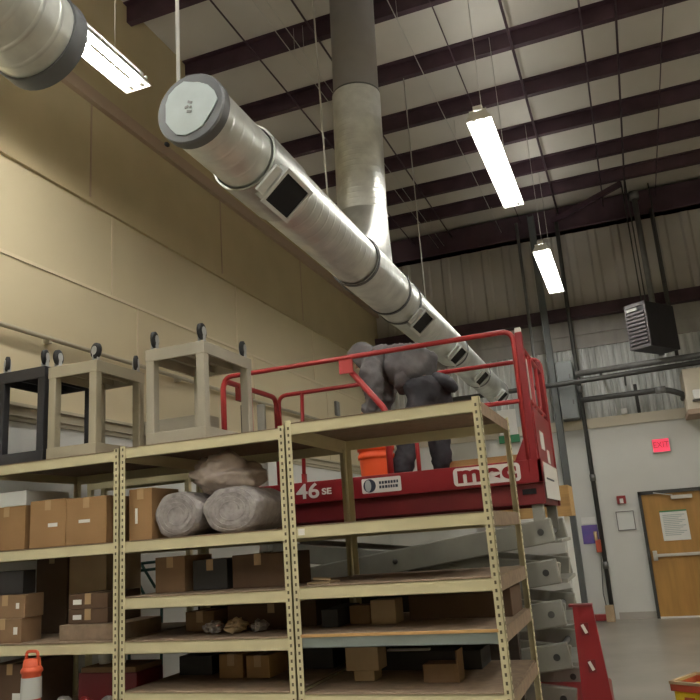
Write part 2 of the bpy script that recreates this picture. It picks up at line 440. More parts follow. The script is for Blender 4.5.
o = MB().tube([(.25, 14.40, 3.47), (.25, 14.40, 4.0)], .03, None, 10)
tag(o.build('pipe_drop', M['dkpipe']), 'short dark vertical pipe dropping through the streaked liner', 'pipe')
sp = MB().box(-.05, .05, 14.16, 14.26, 3.46, 3.56, None, .01)
tag(sp.build('wall_sensor', M['paper']), 'tiny white sensor box on the cream ledge of back wall', 'sensor')
sp.bm = None
# things at the foot of the dark pipe
hx = thing('pull_station', 'small red and tan handle hanging on the dark wall pipe', 'handle', (-.76, 14.12, 1.22))
lpart(MB().box(-.05, .04, -.04, .04, -.10, .12, None, .015), 'grip', M['crate_red'], hx)
lpart(MB().box(-.06, .0, -.045, .04, .10, .26, None, .015), 'top_plate', M['cardpale'], hx)
o = MB().tube([(-.74, 14.1, 1.14), (-.77, 14.08, .8), (-.80, 14.05, .45), (-.77, 14.05, .16)], .008)
tag(o.build('cord', M['dkpipe']), 'thin dark cord hanging down along the wall pipe', 'cord')
fb = thing('floor_box', 'small tan and dark box on the floor at the pipe foot', 'box', (-.80, 14.02, 0))
lpart(MB().box(.0, .14, -.10, .08, 0, .26, None, .01), 'tan_body', M['cardpale'], fb)
lpart(MB().box(-.25, .0, -.08, .06, .02, .12, None, .01), 'dark_base', M['alarmred'], fb)

# ------------------------------------------------------------------ unit heater
hr = thing('unit_heater', 'charcoal unit heater with grey louvered front hung near the back wall', 'heater', (.60, 13.0, 4.75), None, math.radians(-35))
lpart(MB().box(-.40, 0, 0, .80, -.38, .40, None, .012), 'cabinet', M['heater'], hr)
lv = MB()
for j in range(9): lv.box(-.37, -.03, -.055, .0, -.31 + j * .064, -.27 + j * .064, mtx=None)
lpart(lv, 'louver', M['louver'], hr)
lv = MB().box(-.40, -.37, -.03, 0, -.37, .40).box(-.03, 0, -.03, 0, -.37, .40).box(-.40, 0, -.04, 0, -.38, -.33).box(-.40, 0, -.03, 0, .34, .40)
lpart(lv, 'louver_frame', M['louver'], hr)
lpart(MB().box(-.34, -.14, -.068, -.05, .265, .315), 'badge', M['whitebox'], hr)
for (x, y) in ((-.05, .1), (-.05, .8), (-.35, .45)):
    lpart(MB().tube([(x, y, .40), (x, y, 2.74)], .012, None, 8), 'hanger_rod', M['dkpipe'], hr)
o = MB().tube([(.77, 14.1, 4.4), (.77, 14.1, 7.55)], .05, M['steel'], 12).tube([(.77, 14.1, 7.40), (.77, 14.1, 7.55)], .09, M['steel'], 12)
tag(o.build('gas_pipe', None), 'pale vertical pipe from roof down behind the charcoal heater', 'pipe')
o = MB().tube([(1.02, 14.2, 4.3), (1.02, 14.2, 7.2)], .03, M['dkpipe'], 10)
tag(o.build('wall_conduit', None), 'thin dark conduit on upper cladding right of the heater', 'pipe')
o = MB().tube([(XW + .06, YF + .2, 3.50), (XW + .06, 14.2, 3.52)], .022, None, 8)
for y in range(-5, 14, 2): o.box(XW, XW + .07, y - .02, y + .02, 3.47, 3.53)
tag(o.build('wall_conduit', M['greige']), 'long tan conduit running level along the beige left wall', 'pipe')
o = MB().box(XW, XW + .05, 11.8, 11.95, 3.7, 3.95, None, .01)
tag(o.build('thermostat', M['steel']), 'small grey thermostat low on the beige wall near far corner', 'thermostat')

# ------------------------------------------------------------------ fluorescent fixtures
ZL = 5.5
def fixture(loc, label):
    r = thing('ceiling_light', label, 'light', loc, 'twin tube fluorescent strip lights')
    L = 1.12
    h = MB()
    h.box(-.045, .045, -L, L, .10, .15)
    for q in (-1, 1):
        h.poly([(q * .066, -L, .092), (q * .072, -L, .092), (q * .128, -L, .0), (q * .121, -L, .0)], (0, 2 * L, 0))
        for y in (-L, -.55, 0, .55, L - .012):
            h.box(q * .04, q * .085, y, y + .012, .085, .105)
    for y in (-L, L - .008):
        h.poly([(-.068, y, .092), (.068, y, .092), (.124, y, .0), (-.124, y, .0)], (0, .008, 0))
    lpart(h, 'reflector', M['lampwhite'], r)
    for s in (-1, 1):
        t = lpart(MB().tube([(s * .052, -L + .06, .045), (s * .052, L - .06, .045)], .020, None, 10), 'fluorescent_tube', M['tube'], r)
        for y in (-L + .01, L - .06): lpart(MB().box(s * .052 - .016, s * .052 + .016, y, y + .05, .015, .088), 'lampholder', M['lampwhite'], t)
        lpart(MB().tube([(0, s * .8, .15), (0, s * .8, ZC - ZL)], .004, None, 6), 'hanger_wire', M['wire'], r)
    return r
f0 = fixture((-.89, 7.76, ZL), 'larger glowing twin tube strip light high in the room centre')
dup(f0, (-.77, 11.75, ZL), 'smaller far strip light hanging in front of the grey back wall')
dup(f0, (-3.40, 3.58, ZL - .07), 'strip light near the left wall, partly hidden by the cut duct')
for x, y in ((-.8, 2.2), (-.8, -1.6), (-3.4, .2), (-3.4, -2.6), (2.4, 3.4), (2.4, -.8), (5.2, 3.4), (5.2, 7.6), (5.2, -.8), (2.9, 7.6)):  # unseen fixtures added to light the room evenly
    dup(f0, (x, y, ZL), 'unseen strip light outside this view, added to light the room evenly')

# ------------------------------------------------------------------ ducts
def axis_pt(y): # the long duct falls slightly towards the back wall
    t = (y - 3.39) / (13.45 - 3.39)
    return Vector((-2.1 + .02 * t, y, 4.155 - .15 * t))
AX = (axis_pt(13.45) - axis_pt(3.39)).normalized()
main = thing('spiral_duct', 'long horizontal galvanised spiral duct with capped mouth and black registers', 'duct', (0, 0, 0))
def sleeve(mb, y0, y1, r, m, lip=.0):
    c = axis_pt(y0); L = (axis_pt(y1) - c).length
    pf = [(r, 0), (r, L)]
    if lip: pf = [(r - lip, 0), (r, 0), (r, 0), (r, L), (r, L), (r - lip, L)]
    mb.lathe(pf, c, AX, 40, m)
for (y0, y1, r) in ((3.45, 4.30, .212), (4.30, 6.1, .226), (6.1, 7.75, .238), (7.75, 9.9, .230), (9.9, 11.6, .215), (11.6, 13.42, .205)):
    mb = MB(); sleeve(mb, y0, y1, r, M['galv_y']); part(mb, 'duct_section', None, main)
mb = MB()
c = axis_pt(3.39)
mb.lathe([(.165, .0), (.218, .0), (.218, .0), (.226, .012), (.226, .012), (.226, .075), (.226, .075), (.21, .08), (.205, .08)], c, AX, 40, M['collar'])
part(mb, 'end_collar', None, main, 'dull grey collar ring at the near duct mouth')
# pale crinkled film closing the mouth
mb = MB(); ang = random.Random(3)
ctr = axis_pt(3.387); ou = []
for kk in range(18):
    a = 2 * PI * kk / 18
    rr = .172 + .012 * math.sin(3 * a + 1) + (.008 if kk % 5 == 0 else -.004)
    ou.append(ctr + Vector((math.cos(a) * rr, 0, math.sin(a) * rr)))
mb.poly(ou, (0, -.008, 0), M['capfilm'])
part(mb, 'end_film', None, main, 'pale film disc closing the duct mouth')
mb = MB()
for a, b_ in (((-.004, .034), (.022, .020)), ((-.026, -.002), (-.002, .004)), ((-.012, -.028), (.016, -.034)), ((.010, .0), (.014, -.012))):
    mb.bar(ctr + Vector((a[0], -.01, a[1])), ctr + Vector((b_[0], -.01, b_[1])), .014, .004, None, (0, 1, 0))
part(mb, 'handwritten_mark', M['steel'], main)
part(MB().box(-2.285, -2.265, 3.40, 3.43, 3.965, 3.985, None, .004), 'clamp_bolt', M['black'], main)
# clamp rings
for y, r in ((6.12, .246), (7.1, .250), (7.5, .250), (9.9, .236), (11.6, .222), (13.38, .214)):
    mb = MB(); sleeve(mb, y, y + .035, r, M['collar'], .02); part(mb, 'clamp_ring', None, main)
mb = MB(); c = axis_pt(13.42); mb.lathe([(.2, 0), (.2, .03), (.2, .03), (.0, .03)], c, AX, 32, M['galv_flat']); part(mb, 'far_cap', None, main)
# registers: saddle with a framed black opening looking down and out
nrm = Vector((.66, 0, -.75)).normalized(); tang = AX.cross(nrm).normalized()
def register(y, w_, h_, rr, saddle):
    c = axis_pt(y)
    mb = MB()
    if saddle: sleeve(mb, y - saddle, y + saddle, rr + .012, M['galv_flat'], .012)
    R = Matrix((AX, tang, nrm)).transposed().to_4x4(); T = Matrix.Translation(c) @ R
    t0 = math.sqrt(max(rr * rr - (h_ / 2) ** 2, .001)) - .03; t1 = rr + .05
    # open box: four walls and a rim
    for a in ((-w_, w_, -h_, -h_ + .012), (-w_, w_, h_ - .012, h_), (-w_, -w_ + .012, -h_, h_), (w_ - .012, w_, -h_, h_)):
        mb.box(a[0], a[1], a[2], a[3], t0, t1, M['regface'], 0, T)
    e = .016
    mb.box(-w_ - .10, -w_ - .012, -h_ * .8, h_ * .8, t1 - .03, t1 - .012, M['regface'], .004, T)
    for a in ((-w_ - .012, w_ + .012, -h_ - .012, -h_ + e), (-w_ - .012, w_ + .012, h_ - e, h_ + .012), (-w_ - .012, -w_ + e, -h_, h_), (w_ - e, w_ + .012, -h_, h_)):
        mb.box(a[0], a[1], a[2], a[3], t1, t1 + .008, M['regface'], 0, T)
    o = part(mb, 'register', None, main)
    mb = MB().box(-w_ + .012, w_ - .012, -h_ + .012, h_ - .012, t1 - .016, t1 - .006, None, 0, T)
    off = Vector((0, 0, 0)); q = mb.build('register_opening', M['black'], o)
register(4.30, .185, .130, .226, .27)
register(7.72, .18, .125, .230, 0)
register(9.45, .17, .125, .228, 0)
register(11.1, .17, .12, .213, 0)
register(12.9, .16, .115, .203, 0)
# riser
XV, YV = -2.25, 6.9
ri = thing('riser_duct', 'vertical galvanised riser duct dropping from roof onto the long duct', 'duct', (XV, YV, 4.3))
ri.rotation_euler = (0, math.radians(1.6), 0)
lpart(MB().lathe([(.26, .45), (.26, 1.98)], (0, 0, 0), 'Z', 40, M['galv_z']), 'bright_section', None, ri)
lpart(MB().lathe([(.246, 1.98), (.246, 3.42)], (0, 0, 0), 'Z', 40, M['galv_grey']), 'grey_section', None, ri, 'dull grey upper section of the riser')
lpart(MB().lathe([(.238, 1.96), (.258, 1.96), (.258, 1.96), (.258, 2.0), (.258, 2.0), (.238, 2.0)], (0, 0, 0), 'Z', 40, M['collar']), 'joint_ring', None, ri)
mb = MB()   # flared boot: circle stretching along the main duct
rows = []
for j, (rx, ry, z) in enumerate(((.262, .262, .60), (.262, .29, .46), (.262, .37, .30), (.258, .48, .14), (.250, .58, .0), (.236, .63, -.08), (.22, .64, -.18))):
    rows.append([mb.bm.verts.new((rx * math.cos(2 * PI * q / 36), ry * math.sin(2 * PI * q / 36), z)) for q in range(36)])
for a, b_ in zip(rows, rows[1:]):
    for q in range(36):
        f = mb.bm.faces.new((a[q], a[(q + 1) % 36], b_[(q + 1) % 36], b_[q])); f.smooth = True
mb.mi(M['galv_flat'])
lpart(mb, 'flared_boot', None, ri)
# cut duct, top left
c2 = thing('spiral_duct', 'cut end of a nearer galvanised duct at the top left corner', 'duct', (-2.44, 2.6, 4.16))
c2.rotation_euler = (math.radians(-1), 0, math.radians(3.5))
lpart(MB().lathe([(.238, -6.0), (.238, -.08)], (0, 0, 0), 'Y', 40, M['galv_y']), 'duct_section', None, c2)
lpart(MB().lathe([(.238, -.095), (.25, -.095), (.25, -.095), (.25, 0), (.25, 0), (.16, 0), (.16, 0), (.0, 0)], (0, 0, 0), 'Y', 40, M['collar']), 'end_collar', None, c2)
# hangers
def hanger(x0, y0, z0, x1, y1, z1, r, m, label):
    o = MB().tube([(x0, y0, z0), (x1, y1, z1)], r, None, 8); o = o.build('duct_hanger', m); tag(o, label, 'hanger'); return o
hanger(-2.225, 3.47, 4.33, -2.225, 3.47, ZC, .012, M['strap'], 'bright white strap holding up the capped duct mouth')
hanger(-2.45, 2.45, 4.40, -2.45, 2.45, ZC, .012, M['strap'], 'white strap holding the cut duct at top left corner')
hanger(-2.12, 5.62, 4.34, -2.14, 5.62, ZC, .008, M['wire'], 'pale hanger rod above the first black register')
hanger(-2.06, 8.6, 4.30, -2.06, 8.6, ZC, .007, M['wire'], 'pale hanger rod just right of the riser duct')

# ------------------------------------------------------------------ shelving units
def angle_post(mb, x, y, sx, sy, h, w=.042, t=.004):
    """slotted angle: flange across the front, flange along the side, keyhole slots"""
    mb.box(x, x + sx * w, y, y + sy * t, 0, h, M['rack']); mb.box(x, x + sx * t, y, y + sy * w, 0, h, M['rack'])
    z = .06
    while z < h - .02:
        cx = x + sx * w * .55
        mb.box(cx - .006, cx + .006, y - sy * .0012, y + sy * .002, z, z + .018, M['rackhole'])
        cy = y + sy * w * .55
        mb.box(x - sx * .0012, x + sx * .002, cy - .006, cy + .006, z, z + .018, M['rackhole'])
        z += .042
def shelving(label, x0, x1, y0, y1, levels, H, rear_drop, blue=()):
    r = thing('shelving_unit', label, 'shelf', (x0, y0, 0), 'cream steel boltless shelving units')
    for (x, sx) in ((x0, 1), (x1, -1)):
        for (y, sy) in ((y0, 1), (y1, -1)):
            mb = MB(); angle_post(mb, x, y, sx, sy, H); part(mb, 'post', None, r)
    for i, z in enumerate(levels):
        b_ = blue and i in blue
        hm = .070 if not b_ else .062
        zt = z - (.014 if b_ else 0)
        a = .030
        mb = MB().box(x0 + .034, x1 - .034, y0 + .005, y0 + .009, zt - hm, zt).box(x0 + .034, x1 - .034, y0 + .005, y0 + .028, zt - .004, zt).box(x0 + .034, x1 - .034, y0 + .005, y0 + .02, zt - hm, zt - hm + .004)
        o = part(mb, 'front_beam', M['bluebeam'] if b_ else M['rack'], r)
        if b_: o['label'] = 'blue grey front beam'
        zr = z - (rear_drop if i == 0 else 0)
        part(MB().box(x0 + .034, x1 - .034, y1 - .009, y1 - .005, zr - .08, zr).box(x0 + .034, x1 - .034, y1 - .028, y1 - .005, zr - .004, zr), 'rear_beam', M['rack'], r)
        for (x, sx) in ((x0, 1), (x1, -1)):
            part(MB().box(x + sx * .005, x + sx * .009, y0 + .034, y1 - .034, z - .075, z - .002), 'side_beam', M['chip'] if x == x1 and label.startswith('right') else M['rack'], r)
        yf = y0 + (.002 if b_ else .012)
        zb = z if b_ else z + .006
        part(MB().box(x0 + .012, x1 - .012, yf, y1 - .012, zb - .016, zb, M['chip']), 'deck_board', None, r)
        if b_: part(MB().box(x0 + .036, x1 - .036, yf - .003, yf - .0005, zb - .016, zb + .0005), 'board_edge', M['board'], r, 'honey coloured board edge')
        if b_: part(MB().box(x0 + .055, x0 + .095, y0 + .002, y0 + .005, levels[1] - .05, levels[1] - .012), 'beam_sticker', M['white'], r, 'white sticker')
    return r
Y0, Y1 = 4.2, 5.24
shelving('right bay of the cream shelving, with bare top deck and one blue beam', -1.975, -.757, Y0, Y1, (2.365, 1.742, 1.395, 1.135, .812, .30), 2.385, .0, (3,))
shelving('middle bay of the cream shelving, holding wrapped rolls below an upturned cart', -3.200, -1.980, Y0, Y1, (2.345, 1.735, 1.385, 1.118, .822, .30), 2.36, .0)
shelving('left bay of the cream shelving, carrying the black and beige upturned carts', -4.425, -3.206, Y0, Y1, (2.335, 1.735, 1.120, .60), 2.35, .0)

# ------------------------------------------------------------------ boxes on the shelves
def carton(name, label, x0, x1, y0, y1, z0, z1, m, cat='box', lab=None, tape=True, flat=None, group=None):
    r = thing(name, label, cat, ((x0 + x1) / 2, (y0 + y1) / 2, z0), group)
    part(MB().box(x0, x1, y0, y1, z0, z1, None, .004), 'carton_body', m, r)
    if tape:
        cx = (x0 + x1) / 2
        part(MB().box(cx - .025, cx + .025, y0 - .001, y1, z1 - .0005, z1 + .001).box(cx - .025, cx + .025, y0 - .0015, y0 + .001, z1 - .07, z1 + .001), 'tape', M['tape'], r)
    if lab:
        for (a, b_, c_, d_) in lab:
            part(MB().box(x0 + (x1 - x0) * a, x0 + (x1 - x0) * b_, y0 - .002, y0 + .001, z0 + (z1 - z0) * c_, z0 + (z1 - z0) * d_), 'paper_label', M['paper'], r)
    return r
ZL2, ZM3, ZM4, ZM5, ZL3, ZL4 = 1.7415, 1.3915, 1.1245, .8285, 1.1265, .6065
g1 = 'cartons on the second shelf'
carton('cardboard_box', 'brown carton with a white lid box on it, second shelf far left', -4.39, -4.055, 4.27, 4.75, ZL2, 2.045, M['card'], group=g1)
carton('white_box', 'flat white box lying on the far left brown carton', -4.39, -4.06, 4.28, 4.72, 2.0465, 2.15, M['whitebox'], tape=False)
carton('cardboard_box', 'wide brown carton with pale label beside the dark gap on second shelf', -4.01, -3.70, 4.27, 4.8, ZL2, 2.065, M['card'], lab=[(.52, .78, .42, .50)], group=g1)
carton('cardboard_box', 'brown carton with pale label against the left post of the middle bay', -3.695, -3.36, 4.27, 4.8, ZL2, 2.055, M['card'], lab=[(.32, .6, .46, .53)], group=g1)
carton('cardboard_box', 'upright brown carton left of the wrapped rolls', -3.185, -3.005, 4.28, 4.6, ZL2, 2.075, M['card'], lab=[(.28, .38, .32, .62)], group=g1)
carton('cardboard_box', 'dark carton standing behind the wrapped rolls', -2.93, -2.42, 4.83, 5.2, ZL2, 2.02, M['card3'], group=g1)
carton('cardboard_box', 'dim carton at the back behind the label carton of left bay', -3.9, -3.3, 4.84, 5.2, ZL2, 2.02, M['card3'], group=g1)
# left bay, third shelf
g2 = 'cartons on the third shelf of the left bay'
carton('cardboard_box', 'lower tan carton of the two stacked at far left third shelf', -4.38, -4.045, 4.26, 4.45, ZL3, 1.285, M['card2'], lab=[(.8, .9, .35, .65)], group=g2)
carton('cardboard_box', 'upper tan carton of the two stacked at far left third shelf', -4.38, -4.03, 4.27, 4.45, 1.2865, 1.44, M['card2'], lab=[(.78, .86, .4, .65)], group=g2)
carton('black_bin', 'black bin resting on the two stacked tan cartons', -4.38, -4.10, 4.32, 4.44, 1.4415, 1.60, M['bin'], 'bin', tape=False)
carton('cardboard_box', 'lower dark flat carton with white label near the green frame', -3.72, -3.40, 4.34, 4.7, ZL3 + .10, 1.32, M['card3'], lab=[(.12, .34, .3, .62)], group=g2)
carton('cardboard_box', 'upper dark flat carton with white label near the green frame', -3.72, -3.40, 4.34, 4.7, 1.3215, 1.42, M['card3'], lab=[(.12, .34, .3, .62)], group=g2)
carton('wooden_slab', 'tan slab beneath the two dark flat cartons', -3.76, -3.24, 4.30, 4.72, ZL3, ZL3 + .0985, M['chip'], 'board', tape=False)
carton('cardboard_box', 'tall dull carton behind the stacked boxes of the left bay', -4.08, -3.74, 4.76, 5.18, ZL3, 1.70, M['cardpale'], group=g2)
carton('cardboard_box', 'tall dark carton next to the pale tall one in left bay', -4.39, -4.1, 4.76, 5.18, ZL3, 1.70, M['card3'], group=g2)
# middle bay
g3 = 'cartons in the middle bay'
carton('cardboard_box', 'tan carton on third shelf of middle bay, beside the green frame', -3.10, -2.87, 4.45, 4.8, ZM3, 1.62, M['card2'], group=g3)
carton('cardboard_box', 'near black carton on third shelf of middle bay, middle of three', -2.84, -2.58, 4.5, 4.9, ZM3, 1.585, M['bin'], group=g3)
carton('cardboard_box', 'dark brown carton on third shelf of middle bay, rightmost of three', -2.53, -2.16, 4.48, 4.9, ZM3, 1.60, M['card3'], group=g3)
carton('cardboard_box', 'long dark carton at the back of the middle bay fourth shelf', -2.70, -2.05, 4.7, 5.15, ZM4, 1.285, M['card3'], group=g3)
carton('cardboard_box', 'small tan carton on fourth shelf of middle bay, left side', -2.98, -2.76, 4.62, 4.85, ZM4, 1.25, M['card2'], group=g3)
carton('cardboard_box', 'left of two twin upright brown cartons on lowest visible shelf', -2.73, -2.555, 4.62, 4.9, ZM5, .975, M['card'], group=g3)
carton('cardboard_box', 'right of two twin upright brown cartons on lowest visible shelf', -2.53, -2.365, 4.62, 4.9, ZM5, .965, M['card'], group=g3)
carton('storage_bin', 'black bin behind the twin cartons on lowest visible shelf', -2.80, -2.05, 4.93, 5.2, ZM5, 1.00, M['bin'], 'bin', tape=False)
carton('storage_bin', 'low black bin at the left end of lowest visible shelf', -3.12, -2.86, 4.75, 5.15, ZM5, .95, M['bin'], 'bin', tape=False)
for j, (x, y, s, mm, lb) in enumerate(((-2.66, 4.45, .05, 'film', 'small crumpled clear bag on fourth shelf, middle of bay'), (-2.50, 4.46, .055, 'cardpale', 'small crumpled tan paper on fourth shelf, right of the clear bag'),
                                       (-2.36, 4.50, .045, 'film', 'small crumpled clear wrap on fourth shelf near right post'))):
    bm = MB(); bmesh.ops.create_icosphere(bm.bm, subdivisions=3, radius=1)
    rr = random.Random(j + 5)
    for v in bm.bm.verts:
        q = 1 + .55 * noise.noise(v.co * 2.4 + Vector((j * 7, 2, 1))) + rr.uniform(-.08, .08)
        v.co = Vector((v.co.x * s * 1.2 * q, v.co.y * s * 1.2 * q, v.co.z * s * .75 * q))
    zmin = min(v.co.z for v in bm.bm.verts)
    o = bm.build('crumpled_wrap', M[mm]); o.location = (x, y, ZM4 - zmin); tag(o, lb, 'wrapping', 'crumpled wrapping scraps')
# right bay
ZR3, ZR4, ZR5 = 1.4015, 1.1355, .8185
o = MB().box(-2.0 + .05, -1.80, 4.36, 4.52, ZR3, ZR3 + .012).bar((-1.93, 4.42, ZR3 + .03), (-1.83, 4.44, ZR3 + .02), .05, .015)
tag(o.build('cardboard_scrap', M['cardpale']), 'flat pale cardboard scrap at the left of right bay third shelf', 'scrap')
carton('wooden_block', 'dull brown block left of the paler one on the blue beam shelf', -1.79, -1.655, 4.62, 4.76, ZR4, 1.245, M['card2'], 'block', tape=False)
carton('wooden_block', 'pale tan block on the blue beam shelf', -1.635, -1.475, 4.58, 4.74, ZR4, 1.275, M['cardpale'], 'block', lab=None, tape=False)
carton('storage_bin', 'long black bin across the back of the blue beam shelf', -1.44, -.80, 4.75, 5.15, ZR4, 1.30, M['card3'], 'bin', tape=False)
carton('storage_bin', 'black bin in the left corner of the blue beam shelf', -1.93, -1.82, 4.5, 4.9, ZR4, 1.24, M['bin'], 'bin', tape=False)
wb = thing('wooden_post_block', 'pale wood block standing left under the blue beam', 'block', (-1.70, 4.62, ZR5))
lpart(MB().box(-.105, .105, -.08, .08, .06, .205, None, .005), 'upper_block', M['cardpale'], wb)
lpart(MB().box(-.06, .07, -.07, .07, 0, .06, None, .004), 'foot_block', M['cardpale'], wb)
cb = thing('open_carton', 'small open tan carton lying right under the blue beam', 'box', (-1.20, 4.56, ZR5))
lpart(MB().box(-.11, .09, -.07, .07, 0, .10, None, .004), 'carton_body', M['card2'], cb)
lpart(MB().box(.09, .10, -.07, .07, 0, .17), 'carton_flap', M['card2'], cb)
o = MB().box(-1.66, -1.38, 4.91, 4.95, .9315, .944)
tag(o.build('white_strip', M['paper']), 'narrow white strip lying on a dark bin under the blue beam', 'strip')
carton('storage_bin', 'wide black bin at the back of right bay lowest visible shelf', -1.93, -1.05, 4.9, 5.2, ZR5, .93, M['bin'], 'bin', tape=False)
# bottom-left cone and goods
cn = thing('traffic_delineator', 'orange delineator post with silver bands standing before the left bay', 'cone', (-3.722, 4.02, 0))
lpart(MB().lathe([(.20, 0), (.20, .03), (.20, .03), (.15, .06), (.07, .07), (.0, .07)], (0, 0, 0), 'Z', 28, M['rubber']), 'rubber_base', None, cn)
lpart(MB().lathe([(.068, .06), (.062, .55), (.058, .90), (.058, .90)], (0, 0, 0), 'Z', 24, M['orange2']), 'post_body', None, cn)
for za in (.58, .83): lpart(MB().lathe([(.0640, za), (.0610, za + .125), (.0610, za + .125)], (0, 0, 0), 'Z', 24, M['reflect']), 'reflective_band', None, cn, 'silver reflective band')
lpart(MB().lathe([(.058, .90), (.058, .975), (.068, .985), (.066, 1.0), (.055, 1.015), (.055, 1.015), (.050, 1.06), (.0, 1.062)], (0, 0, 0), 'Z', 24, M['orange2']), 'post_head', None, cn)
lpart(MB().tube(rpath([(-.044, 0, .99), (-.046, 0, 1.105), (.046, 0, 1.105), (.044, 0, .99)], .025), .010), 'carry_handle', M['orange2'], cn)
carton('cardboard_box', 'dark carton with white label behind the orange cone at bottom left', -4.38, -4.06, 4.35, 4.8, ZL4, .98, M['card3'], lab=[(.6, .85, .3, .5)])
carton('red_case', 'dark red case right of the orange cone', -3.72, -3.25, 4.45, 4.75, ZL4, .90, M['redd'], 'case', tape=False)
carton('grey_board', 'greyish board lying on the dark red case', -3.70, -3.26, 4.45, 4.75, .9015, .935, M['card2'], 'board', tape=False)
for j, (x, mm, lb) in enumerate(((-3.62, 'whitebox', 'white tub on the board over the red case, left one'), (-3.50, 'whitebox', 'white tub on the board over the red case, right one'))):
    t = thing('plastic_tub', lb, 'tub', (x, 4.60, .9365), 'white tubs over the red case')
    lpart(MB().lathe([(0, 0), (.04, 0), (.04, 0), (.045, .07), (.045, .07), (.0, .07)], (0, 0, 0), 'Z', 20, M[mm]), 'tub_body', None, t)
    lpart(MB().lathe([(.048, .062), (.048, .078), (.048, .078), (0, .078)], (0, 0, 0), 'Z', 20, M['dkpipe']), 'tub_lid', None, t)
for j, (x, mm, lb) in enumerate(((-3.74, 'film', 'crumpled cloudy rag in front of the dark red case, left'), (-3.56, 'alarmred', 'crumpled red rag in front of the dark red case'), (-3.38, 'film', 'crumpled cloudy rag in front of the dark red case, right'))):
    bm = MB(); bmesh.ops.create_icosphere(bm.bm, subdivisions=3, radius=1); rr = random.Random(j + 15)
    for v in bm.bm.verts: v.co = Vector((v.co.x * .07, v.co.y * .07, v.co.z * .085)) * rr.uniform(.88, 1.08)
    zmin = min(v.co.z for v in bm.bm.verts)
    o = bm.build('crumpled_rag', M[mm]); o.location = (x, 4.33, ZL4 - zmin); tag(o, lb, 'rag', 'crumpled rags at bottom left')

# wrapped rolls and bag
def wrapped_roll(label, cx, y0, y1, rx, rz, seed):
    rr = random.Random(seed); mb = MB(); n = 40; rows = []
    ph = [rr.uniform(0, 6.28) for _ in range(4)]
    ring_r = [(.30, 0), (.62, -.012), (.88, .005), (1.0, .035), (1.03, .12), (1.0, .5), (1.02, .85), (.95, .97), (.6, 1.0), (.25, 1.0)]
    for (q, t) in ring_r:
        row = []
        for k_ in range(n):
            a = 2 * PI * k_ / n
            wob = 1 + .035 * math.sin(3 * a + ph[0] + 2 * t) + .025 * math.sin(7 * a + ph[1]) + rr.uniform(-.012, .012)
            sp_ = .012 * math.sin(a + q * 20)
            row.append(mb.bm.verts.new((cx + math.cos(a) * rx * q * wob, y0 + (y1 - y0) * t + sp_, max(-rz * .93, math.sin(a) * rz * q * wob))))
        rows.append(row)
    for a, b_ in zip(rows, rows[1:]):
        for k_ in range(n):
            f = mb.bm.faces.new((a[k_], a[(k_ + 1) % n], b_[(k_ + 1) % n], b_[k_])); f.smooth = True
    mb.bm.faces.new(rows[0]); mb.bm.faces.new(rows[-1])
    mb.mi(M['film'])
    r = thing('wrapped_roll', label, 'roll', (cx, y0, ZL2), 'plastic wrapped rolls on the second shelf')
    bmesh.ops.translate(mb.bm, vec=(-cx, -y0, rz * .93), verts=mb.bm.verts)
    lpart(mb, 'roll_body', None, r)
    # spiral edge of the wound sheet
    pts = []
    for k_ in range(70):
        a = k_ * .30; q = .30 + .62 * k_ / 69
        pts.append((math.cos(a) * rx * q, -.004 - .012 * (1 - abs(q - .6)), rz * .93 + math.sin(a) * rz * q))
    lpart(MB().tube(pts, .003, None, 6), 'wound_edge', M['film'], r)
    return r
wrapped_roll('grey plastic wrapped roll beside the upright carton', -2.815, 4.29, 4.78, .175, .150, 1)
wrapped_roll('grey plastic wrapped roll against the right post of the middle bay', -2.405, 4.27, 4.78, .205, .152, 2)
mb = MB(); bmesh.ops.create_icosphere(mb.bm, subdivisions=4, radius=1); rr = random.Random(4)
for v in mb.bm.verts:
    p = v.co.copy(); nn = noise.noise(p * 2.1 + Vector((3, 1, 7))) * .32 + noise.noise(p * 5.0) * .14
    top = .35 * max(0, p.z) * (math.sin(4 * p.x + .5) * .5)
    q = 1 + nn + top
    v.co = Vector((p.x * .25 * q, p.y * .20 * q, p.z * .13 * q))
for f in mb.bm.faces: f.smooth = True
for v in mb.bm.verts: # knot of the bag rising at left
    if v.co.z > .02: v.co.x -= v.co.z * .35; v.co.z *= 1.0 + max(0, -v.co.x) * 1.6
o = mb.build('plastic_bag', M['filmpink']); o.location = (-2.55, 4.50, ZL2 + .375)
tag(o, 'rosy cloudy plastic bag slumped on top of the two wrapped rolls', 'bag')

